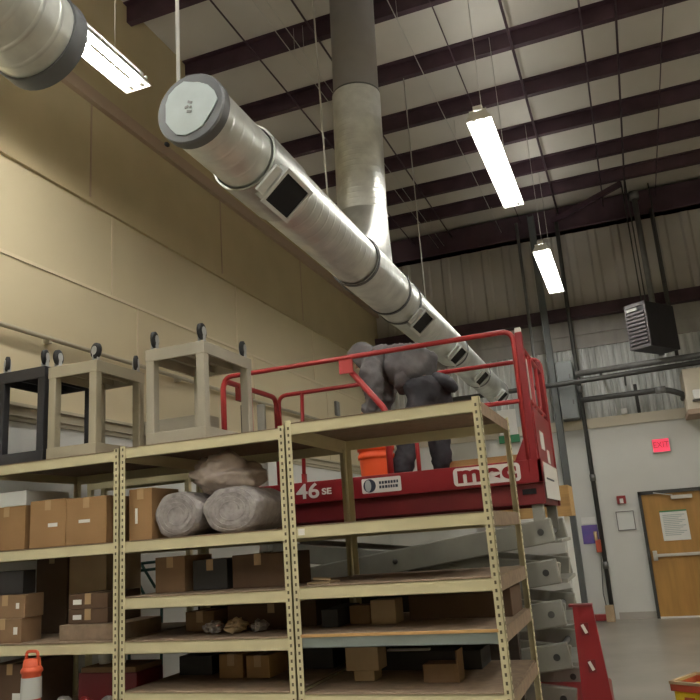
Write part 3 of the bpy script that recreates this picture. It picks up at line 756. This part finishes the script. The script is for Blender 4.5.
# ------------------------------------------------------------------ upturned utility carts
ZT = 2.372
def cart(label, x0, x1, y0, y1, z0, z1, m, casters, name='utility_cart', pw=.068):
    r = thing(name, label, 'cart', (x0, y0, z0), 'upturned plastic utility carts')
    def tray(za, zb, open_up):
        mb = MB(); t = .018; f = .014
        mb.box(x0, x1, y0, y0 + t, za, zb, None, .004); mb.box(x0, x1, y1 - t, y1, za, zb, None, .004)
        mb.box(x0, x0 + t, y0 + .01, y1 - .01, za, zb, None, .004); mb.box(x1 - t, x1, y0 + .01, y1 - .01, za, zb, None, .004)
        mb.box(x0 + .005, x1 - .005, y0 + .005, y1 - .005, (za, zb - f)[not open_up], (za + f, zb)[not open_up])
        for q in (.33, .66): # ribs of the moulded deck
            xx = x0 + (x1 - x0) * q; mb.box(xx - .006, xx + .006, y0 + .01, y1 - .01, za + .02, zb - .01)
        return mb
    part(tray(z1 - .085, z1, False), 'upper_tray', m, r)
    part(tray(z0, z0 + .085, False), 'lower_tray', m, r)
    for (x, sx) in ((x0, 1), (x1, -1)):
        for (y, sy) in ((y0, 1), (y1, -1)):
            i_ = .003; mb = MB().box(x + sx * i_, x + sx * pw, y + sy * i_, y + sy * pw, z0 + .016, z1 - .016, None, .008)
            part(mb, 'leg', m, r)
    for (fx, fy, a) in casters:
        x = x0 + .045 if fx == 0 else x1 - .045; y = y0 + .05 if fy == 0 else y1 - .05
        c = part(MB().box(x - .03, x + .03, y - .03, y + .03, z1, z1 + .006).bar((x - .020, y, z1 + .006), (x - .020, y, z1 + .085), .005, .030, None, (0, 1, 0)).bar((x + .020, y, z1 + .006), (x + .020, y, z1 + .085), .005, .030, None, (0, 1, 0)), 'caster', M['hub'], r)
        ax = Vector((math.cos(a), math.sin(a), 0))
        wv = MB().lathe([(.012, -.018), (.045, -.016), (.057, -.011), (.057, .011), (.045, .016), (.012, .018)], (x, y, z1 + .08), ax, 24, M['rubber'])
        wv.lathe([(.0, -.021), (.032, -.021), (.032, -.021), (.032, .021), (.032, .021), (0, .021)], (x, y, z1 + .08), ax, 16, M['hub'])
        part(wv, 'caster_wheel', None, c)
    return r
cart('greige plastic cart upturned at the right, casters up, beside red lift rails', -3.045, -2.575, 4.27, 4.95, 2.352, 3.02, M['cargrey'], [(0, 0, .25), (1, 0, .1), (1, 1, .2), (0, 1, .3)])
cart('beige plastic cart upturned between the black cart and the greige cart', -3.885, -3.455, 4.27, 4.84, 2.342, 3.02, M['carbeige'], [(0, 0, .2), (1, 0, 1.25), (1, 1, .5), (0, 1, .3)])
cart('black plastic cart upturned at the far left of the top deck', -4.375, -3.925, 4.28, 4.86, 2.342, 3.045, M['carblack'], [(0, 0, .9), (1, 0, .35), (1, 1, .3), (0, 1, .3)])
tr = thing('low_cart', 'low greige platform cart lying behind the right upturned cart', 'cart', (-3.62, 4.97, 2.352))
mb = MB().box(0, .60, 0, .02, .20, .31, None, .005).box(0, .60, .22, .24, .20, .31, None, .005).box(0, .02, .01, .23, .20, .31).box(.58, .60, .01, .23, .20, .31).box(.01, .59, .01, .23, .20, .22)
lpart(mb, 'tray', M['cargrey'], tr)
for x in (0, .54):
    for y in (0, .18): lpart(MB().box(x, x + .06, y, y + .06, 0, .21), 'leg', M['cargrey'], tr)
# ------------------------------------------------------------------ scissor lift
LX0, LX1, LY0, LY1 = -3.28, -.625, 5.70, 6.85
ZD = 2.03
lift = thing('scissor_lift', 'red scissor lift behind the shelving, platform above eye level', 'lift', (-1.8, 6.25, 0))
# platform
part(MB().box(LX0, LX1, LY0 + .02, LY1 - .02, ZD - .06, ZD), 'deck_plate', M['redd'], lift)
mb = MB()
mb.box(LX0, LX1, LY0, LY0 + .03, 1.955, 2.125, M['redp'], .004); mb.box(LX0, LX1, LY1 - .03, LY1, 1.955, 2.125, M['redp'])
mb.box(LX0, LX0 + .03, LY0, LY1, 1.955, 2.125, M['redp']); mb.box(LX1 - .03, LX1, LY0, LY1, 1.955, 2.125, M['redp'])
part(mb, 'toe_board', None, lift)
mb = MB().box(LX0 + .02, LX1 - .005, LY0 + .035, LY0 + .085, 1.80, 1.955, M['redd'], .006).box(LX0 + .02, LX1 - .005, LY1 - .085, LY1 - .035, 1.80, 1.955, M['redd'])
mb.box(LX1 - .06, LX1 - .02, LY0 + .06, LY1 - .06, 1.80, 1.955, M['redd']).box(LX0 + .02, LX0 + .06, LY0 + .06, LY1 - .06, 1.80, 1.955, M['redd'])
part(mb, 'deck_frame', None, lift)
part(MB().box(-.79, -.69, LY0 + .028, LY0 + .036, 1.875, 1.915), 'pocket_slot', M['black'], lift)
# decals on the toe board
lo = Vector(lift.location)
def rr_plate(cx, cz, w_, h_, r_, y, m):
    pts = []
    for (sx, sz, a0) in ((1, 1, 0), (-1, 1, PI / 2), (-1, -1, PI), (1, -1, 3 * PI / 2)):
        for k_ in range(6):
            a = a0 + PI / 2 * k_ / 5
            pts.append((cx + sx * (w_ / 2 - r_) + r_ * math.cos(a), y, cz + sz * (h_ / 2 - r_) + r_ * math.sin(a)))
    return MB().poly(pts, (0, -.003, 0), m)
dl = part(rr_plate(-1.035, 2.045, .505, .135, .03, LY0, M['white']), 'maker_decal', None, lift)
text('maker_lettering', 'mec', .175, M['redp'], dl, Vector((-1.035, LY0 - .0045, 2.058)) - lo, (PI / 2, 0, 0), .0015, .007, 1.42, 1.12)
dl = part(rr_plate(-1.868, 2.045, .325, .115, .012, LY0, M['white']), 'hire_decal', None, lift)
mb = MB(); mb.lathe([(.052, 0), (.052, .002), (.052, .002), (0, .002)], (-1.965, LY0 - .003, 2.045), (0, -1, 0), 28, M['navy'])
part(mb, 'round_emblem', None, dl)
mb = MB().poly([(-1.965 - .012 + .026 * math.cos(2 * PI * q / 20), LY0 - .005, 2.045 + .046 * math.sin(2 * PI * q / 20)) for q in range(20)], (0, -.0015, 0), M['printgrey'])
part(mb, 'emblem_crescent', None, dl)
mb = MB()
rr = random.Random(11)
for row, z in enumerate((2.062, 2.028)):   # two illegible rows of small print
    x = -1.885
    while x < -1.735:
        l_ = rr.uniform(.012, .022); mb.box(x, x + l_, LY0 - .0045, LY0 - .003, z - .010, z + .012); x += l_ + .006
part(mb, 'small_print', M['navy'], dl)
text('model_number', '46', .165, M['white'], lift, Vector((-2.50, LY0 - .002, 2.045)) - lo, (PI / 2, 0, 0), .0015, .003, 1.25)
text('model_suffix', 'SE', .068, M['white'], lift, Vector((-2.335, LY0 - .002, 2.035)) - lo, (PI / 2, 0, 0), .0015, .002, 1.3)
# guard rails
RR = .021; ZR = 3.11
near = rpath([(LX0 + .02, LY0 + .02, ZD - .05), (LX0 + .02, LY0 + .02, ZR), (LX1 - .09, LY0 + .02, ZR + .01), (LX1 - .09, LY0 + .02, ZD)], .09)
part(MB().tube(near, RR, None, 10), 'near_guard_rail', M['redrail'], lift)
far = rpath([(LX0 + .02, LY1 - .02, ZD - .05), (LX0 + .02, LY1 - .02, ZR), (LX1 - .02, LY1 - .02, ZR), (LX1 - .02, LY1 - .02, ZD)], .09)
part(MB().tube(far, RR, None, 10), 'far_guard_rail', M['redrail'], lift)
endr = rpath([(LX0 + .0, LY0 + .045, ZD - .05), (LX0 + .0, LY0 + .045, ZR - .02), (LX0 + .0, LY1 - .045, ZR - .02), (LX0 + .0, LY1 - .045, ZD - .05)], .10)
mb = MB().tube(endr, RR * 1.2, None, 10)
mb.tube([(LX0, LY0 + .55, ZD), (LX0, LY0 + .55, ZR - .02)], RR, None, 10)
mb.box(LX0 - .02, LX0 + .02, LY0 + .3, LY0 + .55, ZR - .16, ZR - .03)
part(mb, 'end_guard_rail', M['redrail'], lift)
part(MB().tube([(LX0, LY0 + .04, 2.58), (LX0, LY1 - .04, 2.58)], .017, None, 8), 'end_mid_rail', M['redrail'], lift)
part(MB().tube([(-1.20, LY0 + .02, 2.57), (LX1 - .09, LY0 + .02, 2.57)], .018, None, 8).tube([(LX0 + .02, LY0 + .02, 2.57), (-1.86, LY0 + .02, 2.57)], .018, None, 8), 'near_mid_rail', M['redrail'], lift)
part(MB().tube([(LX0 + .02, LY1 - .02, 2.57), (-1.5, LY1 - .02, 2.57)], .018, None, 8), 'far_mid_rail', M['redrail'], lift)
part(MB().tube([(-3.0, LY1 - .02, ZR), (-3.03, LY1 - .02, 2.20)], .020, None, 8).box(-3.045, -3.005, LY1 - .04, LY1, 2.20, 2.30), 'far_post', M['redrail'], lift)
part(MB().tube([(-2.15, LY1 - .02, ZR), (-2.15, LY1 - .02, ZD)], .018, None, 8), 'far_post', M['redrail'], lift)
part(MB().tube(rpath([(-1.80, LY0 + .06, ZD), (-1.80, LY0 + .06, 2.64), (-2.14, LY0 + .04, 3.09)], .05), .026, None, 10), 'gate_brace', M['redrail'], lift)
part(MB().box(-2.16, -2.04, LY0 + .01, LY0 + .03, 2.98, 3.10), 'brace_gusset', M['redrail'], lift)
part(MB().tube([(-1.555, LY0 + .02, ZD), (-1.555, LY0 + .02, 2.57), (-1.555, LY0 + .02, ZR)][:2], .017, None, 8), 'near_post', M['redrail'], lift)
# right end: corner posts, gate, plates
part(MB().box(LX1 - .075, LX1 - .02, LY0, LY0 + .055, ZD - .05, 3.10, None, .008).box(LX1 - .07, LX1 - .025, LY0 + .005, LY0 + .05, 3.10, 3.135, M['white']), 'corner_post', M['redp'], lift)
part(MB().box(LX1 - .06, LX1 - .01, LY1 - .055, LY1, ZD - .05, 3.08, None, .008), 'corner_post', M['redp'], lift)
for y in (LY0 + .28, LY0 + .44, LY1 - .30):
    part(MB().tube([(LX1 - .04, y, ZD), (LX1 - .04, y, 2.98)], .017, None, 8), 'gate_bar', M['redrail'], lift)
part(MB().tube([(LX1 - .04, LY0 + .03, 2.98), (LX1 - .04, LY1 - .03, 2.98)], .020, None, 8).tube([(LX1 - .04, LY0 + .03, 2.58), (LX1 - .04, LY1 - .03, 2.58)], .018, None, 8), 'gate_rail', M['redrail'], lift)
part(MB().box(LX1 - .05, LX1 - .035, LY0 + .10, LY0 + .16, 2.5, 2.95), 'gate_strap', M['wood'], lift)
part(MB().box(LX1 - .05, LX1 - .03, LY0 + .18, LY0 + .22, 2.6, 2.92), 'gate_tag', M['white'], lift)
part(MB().poly([(LX1 - .19, LY0 + .004, 2.12), (LX1 - .02, LY0 + .004, 2.12), (LX1 - .02, LY0 + .004, 2.56), (LX1 - .09, LY0 + .004, 2.56), (LX1 - .10, LY0 + .004, 2.30), (LX1 - .14, LY0 + .004, 2.22)], (0, .02, 0)), 'corner_gusset', M['redp'], lift)
part(MB().box(LX1 - .03, LX1 - .012, LY0 + .05, LY1 - .04, 2.10, 2.52), 'gate_kick_plate', M['redp'], lift)
ep = part(MB().box(LX1, LX1 + .004, LY0 + .10, LY1 - .08, 1.84, 2.11), 'end_placard', M['white'], lift, 'white placard on the platform end')
part(MB().bar((LX1 + .006, LY0 + .2, 1.99), (LX1 + .006, LY0 + .7, 1.99), .004, .012), 'placard_line', M['navy'], ep)
part(MB().box(LX1 - .012, LX1 - .008, LY0 + .25, LY0 + .48, 2.22, 2.36), 'hazard_sticker', M['white'], lift)
part(MB().box(LX1 - .012, LX1 - .008, LY0 + .62, LY0 + .78, 2.12, 2.24), 'hazard_sticker', M['white'], lift)
# scissor stack
pins = [.46, .745, 1.03, 1.315, 1.60, 1.76]
XL, XRR = -2.95, -.70
def arm(y, zl, zr_, hh=.175):
    mb = MB()
    a = Vector((XL, y, zl)); b_ = Vector((XRR, y, zr_)); dd = (b_ - a).normalized()
    mb.bar(a - dd * .09, b_ + dd * .09, .06, hh, M['armgrey'], (0, 0, 1), .010)
    for p_ in (a, b_): mb.lathe([(.0, -.036), (.024, -.036), (.024, -.036), (.024, .036), (.024, .036), (0, .036)], p_, 'Y', 14, M['dkpipe'])
    mb.lathe([(.0, -.036), (.02, -.036), (.02, .036), (0, .036)], (a + b_) / 2, 'Y', 14, M['dkpipe'])
    return mb
for i in range(len(pins) - 2):
    part(arm(5.79, pins[i], pins[i + 1]), 'scissor_arm', None, lift)
    part(arm(5.87, pins[i + 1], pins[i], .15), 'scissor_arm', None, lift)
    part(arm(6.76, pins[i], pins[i + 1]), 'scissor_arm', None, lift)
    part(arm(6.68, pins[i + 1], pins[i], .15), 'scissor_arm', None, lift)
for i in range(1, len(pins) - 1):
    part(MB().tube([(XRR, 5.78, pins[i]), (XRR, 6.77, pins[i])], .022, None, 10), 'cross_pin', M['steel'], lift)
    part(MB().tube([(XL, 5.78, pins[i]), (XL, 6.77, pins[i])], .022, None, 10), 'cross_pin', M['steel'], lift)
    part(MB().box(XRR + .02, XRR + .13, 5.92, 6.62, pins[i] - .085, pins[i] - .06), 'end_channel', M['armgrey'], lift)
for x in (XL, XRR):
    for y in (5.80, 6.74): part(MB().bar((x, y, 1.60), (x, y, 1.80), .08, .08, None, (0, 1, 0)), 'deck_bracket', M['armgrey'], lift)
part(MB().tube([(-2.3, 6.27, .55), (-1.3, 6.27, 1.3)], .05, None, 14), 'lift_cylinder', M['armgrey'], lift)
# chassis, ladder, wheels
part(MB().box(-3.1, -.42, 5.72, 6.83, .16, .42, None, .02), 'chassis', M['redp'], lift)
mb = MB()
YL = 5.62
mb.poly([(-.535, YL, 1.09), (-.405, YL, 1.09), (-.335, YL, .20), (-.555, YL, .20)], (0, .05, 0), M['redp'])
mb.box(-.56, -.405, YL - .01, YL + .08, 1.09, 1.105, M['redd'])
part(mb, 'ladder_post', None, lift)
for x, z in ((-.475, .955), (-.462, .72)):
    q = part(MB().box(x - .022, x + .028, YL - .006, YL + .001, z - .05, z + .03), 'step_slot', M['redd'], lift)
    part(MB().bar((x - .012, YL - .012, z + .02), (x + .012, YL - .012, z - .035), .02, .006, None, (0, 1, 0)), 'slot_edge', M['white'], q)
part(MB().bar((-.47, YL + .04, .25), (-.47, 5.75, .25), .1, .1), 'ladder_mount', M['redp'], lift)
for x in (-2.75, -.85):
    for y, s in ((5.72, 1), (6.83, -1)):
        part(MB().lathe([(.0, -.06), (.12, -.06), (.19, -.055), (.20, -.04), (.20, .04), (.19, .055), (.12, .06), (0, .06)], (x, y, .20), 'Y', 28, M['rubber']), 'wheel', None, lift)
# cabinet, bucket and plank around the lift
wc = thing('white_cabinet', 'white drawer cabinet behind the scissor arms', 'cabinet', (-1.05, 7.4, 0))
lpart(MB().box(-.45, .38, 0, .6, 0, 1.715, None, .006), 'cabinet_body', M['whitebox'], wc)
for j in range(5): lpart(MB().box(-.43, .36, -.018, 0, .05 + j * .333, .365 + j * .333, None, .004), 'drawer', M['whitebox'], wc)
carton('cardboard_box', 'orange brown carton on the white cabinet behind the lift', -1.50, -.60, 7.45, 7.9, 1.7165, 2.0, M['wood'])
pk = thing('lumber_plank', 'yellow lumber plank standing along the far edge of lift platform', 'plank', (-1.2, 6.74, ZD))
lpart(MB().box(-.42, .56, -.02, .02, 0, .235, None, .003), 'board', M['wood'], pk)
bk = thing('bucket', 'orange plastic bucket on the lift platform at the worker feet', 'bucket', (-2.03, 6.12, ZD))
lpart(MB().lathe([(0, .0), (.125, .0), (.125, .0), (.138, .10), (.147, .26), (.147, .26), (.158, .262), (.158, .30), (.148, .302), (.150, .33), (.160, .332), (.160, .365), (.152, .37), (.145, .365), (.12, .02), (.0, .02)], (0, 0, 0), 'Z', 32, M['orange']), 'bucket_body', None, bk)
lpart(MB().tube(arc((0, 0, .33), .163, PI + .3, 2 * PI - .3, (1, 0, 0), (0, .55, .8), 14), .004, None, 6), 'bail_handle', M['wire'], bk)
# black control box on the end rail
cbx = part(MB().box(-3.245, -3.18, 5.98, 6.10, 2.035, 2.90, None, .01), 'control_box', M['rubber'], lift)
part(MB().box(-3.08, -3.00, 5.98, 6.01, 2.035, 2.88, None, .01), 'control_plate', M['armgrey'], lift)
# ------------------------------------------------------------------ worker
def skin_mesh(name, nodes, edges, m, parent, sub=2, label=None, disp=0.0, dscale=.12, k=1.0):
    me = bpy.data.meshes.new(name)
    me.from_pydata([n_[0] for n_ in nodes], edges, []); me.update()
    o = bpy.data.objects.new(name, me); COL.objects.link(o)
    s = o.modifiers.new('skin', 'SKIN'); s.use_smooth_shade = True; s.branch_smoothing = .4
    for i, n_ in enumerate(nodes):
        sv = me.skin_vertices[0].data[i]; r = n_[1]
        sv.radius = (r * k, r * k) if not isinstance(r, tuple) else (r[0] * k, r[1] * k)
        sv.use_root = (i == 0)
    o.modifiers.new('sub', 'SUBSURF').levels = sub; o.modifiers['sub'].render_levels = sub
    bpy.context.view_layer.update()
    me2 = bpy.data.meshes.new_from_object(o.evaluated_get(bpy.context.evaluated_depsgraph_get()))
    bpy.data.objects.remove(o); bpy.data.meshes.remove(me)
    me2.name = name; me2.materials.clear(); me2.materials.append(m)
    if disp:
        for v in me2.vertices:
            p = v.co
            q = Vector((p.x * 9 + p.z * 6, p.y * 5, p.z * 7 - p.x * 3))
            ridge = 1 - 2 * abs(noise.noise(q * 1.3)); fine = 1 - 2 * abs(noise.noise(q * 2.9 + Vector((5, 2, 9))))
            v.co = p + v.normal * disp * (noise.noise(p / dscale) + .8 * ridge * abs(ridge) + .35 * fine - .5)
    for f in me2.polygons: f.use_smooth = True
    o = bpy.data.objects.new(name, me2); COL.objects.link(o); o.parent = parent
    if label: o['label'] = label
    return o
# root at the feet; coordinates are metres above the deck, X to the right, Y away
pe = thing('person', 'worker in grey hoodie and dark trousers bending over on the lift platform', 'person', (-1.70, 6.30, ZD))
hip = (.12, 0, .92)
def leg_nodes(s, foot, knee):
    hx_ = (hip[0] + .0, s * .10, hip[2] - .05)
    return [(hx_, .095), (knee, .066), (((knee[0] + foot[0]) / 2 + .01, knee[1], (knee[2] + foot[2]) / 2 + .03), .06), ((foot[0], foot[1], .09), .045), ((foot[0] - .06, foot[1], .05), .042), ((foot[0] - .15, foot[1], .035), .032)]
fl, kl = (-.15, -.12, 0), (-.02, -.12, .49)
fr_, kr = (.15, .12, 0), (.16, .12, .47)
chest = (-.14, 0, 1.10); neck = (-.33, 0, 1.20); head = (-.43, 0, 1.215)
body_n = [(hip, (.10, .09)), ((.02, 0, 1.03), (.10, .09)), (chest, (.16, .115)), ((-.24, 0, 1.16), (.13, .09)), (neck, .056), (head, .085), ((-.47, 0, 1.19), .07)]
E_ = [(0, 1), (1, 2), (2, 3), (3, 4), (4, 5), (5, 6)]
def add_chain(nodes, edges, at, chain):
    prev = at
    for c_ in chain:
        nodes.append(c_); edges.append((prev, len(nodes) - 1)); prev = len(nodes) - 1
add_chain(body_n, E_, 0, leg_nodes(-1, fl, kl)); add_chain(body_n, E_, 0, leg_nodes(1, fr_, kr))
shL, elL, wrL = (-.30, -.20, 1.10), (-.28, -.25, .80), (-.38, -.27, .64)
shR, elR, wrR = (-.27, .19, 1.08), (-.33, .22, .80), (-.46, .16, .66)
def hand(nodes, edges, at, wr, dirv, side):
    dv = Vector(dirv).normalized(); sv = Vector(side).normalized(); nv = dv.cross(sv)
    w_ = Vector(wr); palm = w_ + dv * .06
    nodes.append((tuple(palm), (.032, .016))); edges.append((at, len(nodes) - 1)); pi_ = len(nodes) - 1
    for k_, L_ in enumerate((.068, .078, .072, .055)):
        b0 = palm + sv * (-.027 + .018 * k_) + dv * .02
        add_chain(nodes, edges, pi_, [(tuple(b0), .010), (tuple(b0 + dv * L_ * .5 + nv * .008), .009), (tuple(b0 + dv * L_ * .8 + nv * .030), .0085), (tuple(b0 + dv * L_ * .85 + nv * .052), .0075)])
    t0 = w_ + dv * .025 - sv * .03
    add_chain(nodes, edges, pi_, [(tuple(t0), .012), (tuple(t0 - sv * .025 + dv * .03 + nv * .012), .010), (tuple(t0 - sv * .028 + dv * .055 + nv * .028), .009)])
add_chain(body_n, E_, 3, [(shL, .062), (elL, .046), (wrL, .030)]); hand(body_n, E_, len(body_n) - 1, wrL, (-.5, 0, -.8), (0, 1, 0))
add_chain(body_n, E_, 3, [(shR, .062), (elR, .046), (wrR, .030)]); hand(body_n, E_, len(body_n) - 1, wrR, (-.7, -.2, -.6), (0, 1, 0))
body = skin_mesh('body', body_n, E_, M['skin'], pe, 2)
# face: nose, eyes, ears belong to the head, which looks down to the left
hv = Vector(head)
fwd = Vector((-.80, 0, -.60)).normalized(); upv = Vector((-.60, 0, .80)).normalized(); sdv = Vector((0, 1, 0))
def hp(f, u, s): return hv + fwd * f + upv * u + sdv * s
mb = MB(); bmesh.ops.create_icosphere(mb.bm, subdivisions=3, radius=1)
for v in mb.bm.verts:
    p = v.co.copy(); v.co = hp(p.x * .098 - .0, p.z * .115, p.y * .078)
for f in mb.bm.faces: f.smooth = True
mb.tube([hp(.09, .02, 0), hp(.112, -.012, 0), (hp(.122, -.022, 0)), hp(.095, -.036, 0)], [.006, .011, .013, .006], None, 8)
mb.tube([hp(.088, -.062, -.025), hp(.100, -.060, 0), hp(.088, -.062, .025)], .006, None, 6)
for s in (-1, 1): mb.tube([hp(.0, .02, s * .078), hp(-.015, .03, s * .09), hp(-.01, -.02, s * .088), hp(.005, -.03, s * .078)], [.006, .012, .010, .006], None, 6)
lpart(mb, 'head', M['skin'], body)
for s in (-1, 1):
    mb = MB(); bmesh.ops.create_icosphere(mb.bm, subdivisions=2, radius=.011); bmesh.ops.translate(mb.bm, vec=hp(.086, .012, s * .03), verts=mb.bm.verts); lpart(mb, 'eye', M['rubber'], body)
mb = MB(); bmesh.ops.create_icosphere(mb.bm, subdivisions=3, radius=1)
for v in mb.bm.verts:
    p = v.co.copy(); v.co = hp(min(p.x * .104, .055 if p.z > .2 else -.01), p.z * .124 if p.z > -.4 else -.05, p.y * .084)
lpart(mb, 'hair', M['hair'], pe)
# hoodie: torso, sleeves and raised hood
hn = [((.21, 0, .97), .20), ((.08, 0, 1.05), .235), ((-.10, 0, 1.085), .235), ((-.22, 0, 1.12), .20), ((-.31, 0, 1.185), .13)]
he = [(0, 1), (1, 2), (2, 3), (3, 4)]
add_chain(hn, he, 2, [((-.06, 0, .95), .17), ((-.04, 0, .84), .14)])
add_chain(hn, he, 3, [((-.30, -.20, 1.10), .10), ((-.295, -.235, .95), .092), ((-.28, -.25, .80), .08), ((-.32, -.26, .71), .062), (wrL, .046)])
add_chain(hn, he, 3, [((-.26, .18, 1.10), .088), ((-.29, .21, .95), .074), (elR, .066), ((-.40, .19, .72), .052), (wrR, .042)])
skin_mesh('hoodie', hn, he, M['hoodie'], pe, 3, 'grey hooded sweatshirt', .024, .12, 1.15)
mb = MB(); n_ = 20; rows = []
for j in range(9):       # hood: a shell over the crown, open towards the face
    t = -1.0 + 1.62 * j / 8
    row = []
    for k_ in range(n_):
        a = 2 * PI * k_ / n_
        rad = math.sqrt(max(0.0, 1 - min(1, abs(t)) ** 2)) if t < 0 else 1.0 - .12 * t
        row.append(mb.bm.verts.new(hp(t * .135 + .01, math.sin(a) * rad * .142 + .012, math.cos(a) * rad * .108)))
    rows.append(row)
for a, b_ in zip(rows, rows[1:]):
    for k_ in range(n_): mb.bm.faces.new((a[k_], a[(k_ + 1) % n_], b_[(k_ + 1) % n_], b_[k_])).smooth = True
bmesh.ops.remove_doubles(mb.bm, verts=mb.bm.verts, dist=.002)
hd = lpart(mb, 'hood', M['hoodie'], pe)
sol = hd.modifiers.new('solid', 'SOLIDIFY'); sol.thickness = .012
# trousers
tn = [((.10, 0, .88), .25), ((.10, 0, .97), .235)]
te = [(0, 1)]
add_chain(tn, te, 0, [((.11, -.11, .74), .14), ((.05, -.115, .64), .105), (kl, .092), ((-.08, -.12, .30), .085), ((-.14, -.12, .10), .078)])
add_chain(tn, te, 0, [((.18, .11, .74), .14), ((.19, .115, .64), .105), (kr, .092), ((.16, .12, .28), .085), ((.15, .12, .10), .078)])
skin_mesh('trousers', tn, te, M['pants'], pe, 3, 'dark slate work trousers', .016, .10, 1.12)
for (fx, fy) in ((-.15, -.12), (.15, .12)):
    mb = MB()
    mb.tube([(fx + .09, fy, .045), (fx + .03, fy, .05), (fx - .06, fy, .05), (fx - .14, fy, .042), (fx - .19, fy, .036)], [.035, .045, .047, .045, .026], None, 14)
    mb.tube([(fx, fy, .05), (fx + .005, fy, .14)], [.05, .052], None, 14)
    mb.box(fx - .21, fx + .10, fy - .045, fy + .045, .0, .018, None, .006)
    lpart(mb, 'boot', M['boot'], pe)
# dark tool pouch hanging behind the hips
mb = MB(); bmesh.ops.create_icosphere(mb.bm, subdivisions=3, radius=1)
for v in mb.bm.verts:
    p = v.co.copy(); v.co = Vector((p.x * .11 + .29, p.y * .15 - .02, p.z * .08 + .87 - p.x * .05)) + Vector((0, 0, .012 * noise.noise(p * 3)))
for f in mb.bm.faces: f.smooth = True
lpart(mb, 'tool_pouch', M['pants'], pe, 'black tool pouch at the back of the hips')

# ------------------------------------------------------------------ behind the shelving
ps = thing('shade_sheet', 'dark shade backing sheet added close behind the shelving to darken its gaps', 'board', (-3.38, 5.42, 0))  # invented dark sheet standing in for the shade behind the lower shelves
lpart(MB().box(0, 2.48, 0, .02, .02, 1.36), 'sheet', M['shadeback'], ps)
for x in (.0, 1.2, 2.42): lpart(MB().box(x, x + .06, .02, .08, 0, 1.30), 'batten', M['shadeback'], ps)
rk = thing('storage_rack', 'narrow cream rack standing behind the left and middle bays', 'shelf', (-4.5, 5.46, 0))
for x in (0, .99):
    for y in (0, .18): lpart(MB().box(x, x + .04, y, y + .04, 0, 2.305), 'post', M['rack'], rk)
for y in (-.004, .22): lpart(MB().box(0, 1.03, y, y + .004, 2.225, 2.30), 'beam', M['rack'], rk)
lpart(MB().box(.005, 1.025, .003, .217, 2.285, 2.30), 'deck_board', M['chip'], rk)


gf = thing('folding_frame', 'dark green tubular folding frame standing behind the shelving', 'frame', (-4.3, 5.80, 0))
def gt(pts, r=.013): lpart(MB().tube(rpath(pts, .04), r, None, 8), 'tube', M['green'], gf)
gt([(-.24, 0, 0), (-.20, 0, 1.40), (-.24, 0, 1.56), (.34, 0, 1.58)]); gt([(-.06, .1, 0), (-.10, .1, 1.2), (-.22, .1, 1.52)]); gt([(-.16, 0, 1.50), (.32, 0, 1.52)])
gt([(.0, 0, 1.55), (.16, 0, 1.28), (.30, 0, 1.30)]); gt([(.12, 0, 1.56), (.26, 0, 1.36)]); gt([(.30, 0, 0), (.33, 0, 1.58)]); gt([(-.20, 0, 1.1), (.30, 0, 1.1)])
# crate at bottom right
cr = thing('parts_crate', 'yellow crate with brick red rim at the bottom right corner', 'crate', (.22, 7.08, 0), None, math.radians(-28))
lpart(MB().box(0, .60, -.40, .0, 0, .34, None, .01), 'crate_body', M['yellow'], cr)
lpart(MB().box(-.015, .615, -.415, -.395, .34, .39).box(-.015, .615, -.005, .015, .34, .39).box(-.015, .005, -.415, .015, .34, .39).box(.595, .615, -.415, .015, .34, .39), 'crate_rim', M['crate_red'], cr)
lpart(MB().box(-.02, .62, -.42, -.39, .39, .41).box(-.02, .62, -.01, .02, .39, .41).box(-.02, .01, -.42, .02, .39, .41).box(.59, .62, -.42, .02, .39, .41), 'rim_edge', M['cardpale'], cr)
for j in range(3): lpart(MB().box(.08 + j * .18, .16 + j * .18, -.406, -.398, .12, .30), 'crate_slot', M['crate_red'], cr)

# ------------------------------------------------------------------ world and colour
wd = bpy.data.worlds.new('world'); sc.world = wd; wd.use_nodes = True
wd.node_tree.nodes['Background'].inputs['Color'].default_value = (.05, .05, .05, 1)
wd.node_tree.nodes['Background'].inputs['Strength'].default_value = .2
sc.view_settings.view_transform = 'Standard'; sc.view_settings.look = 'None'
sc.view_settings.exposure = 0.12; sc.view_settings.gamma = 1.0
try: sc.view_settings.use_curve_mapping = False
except Exception: pass
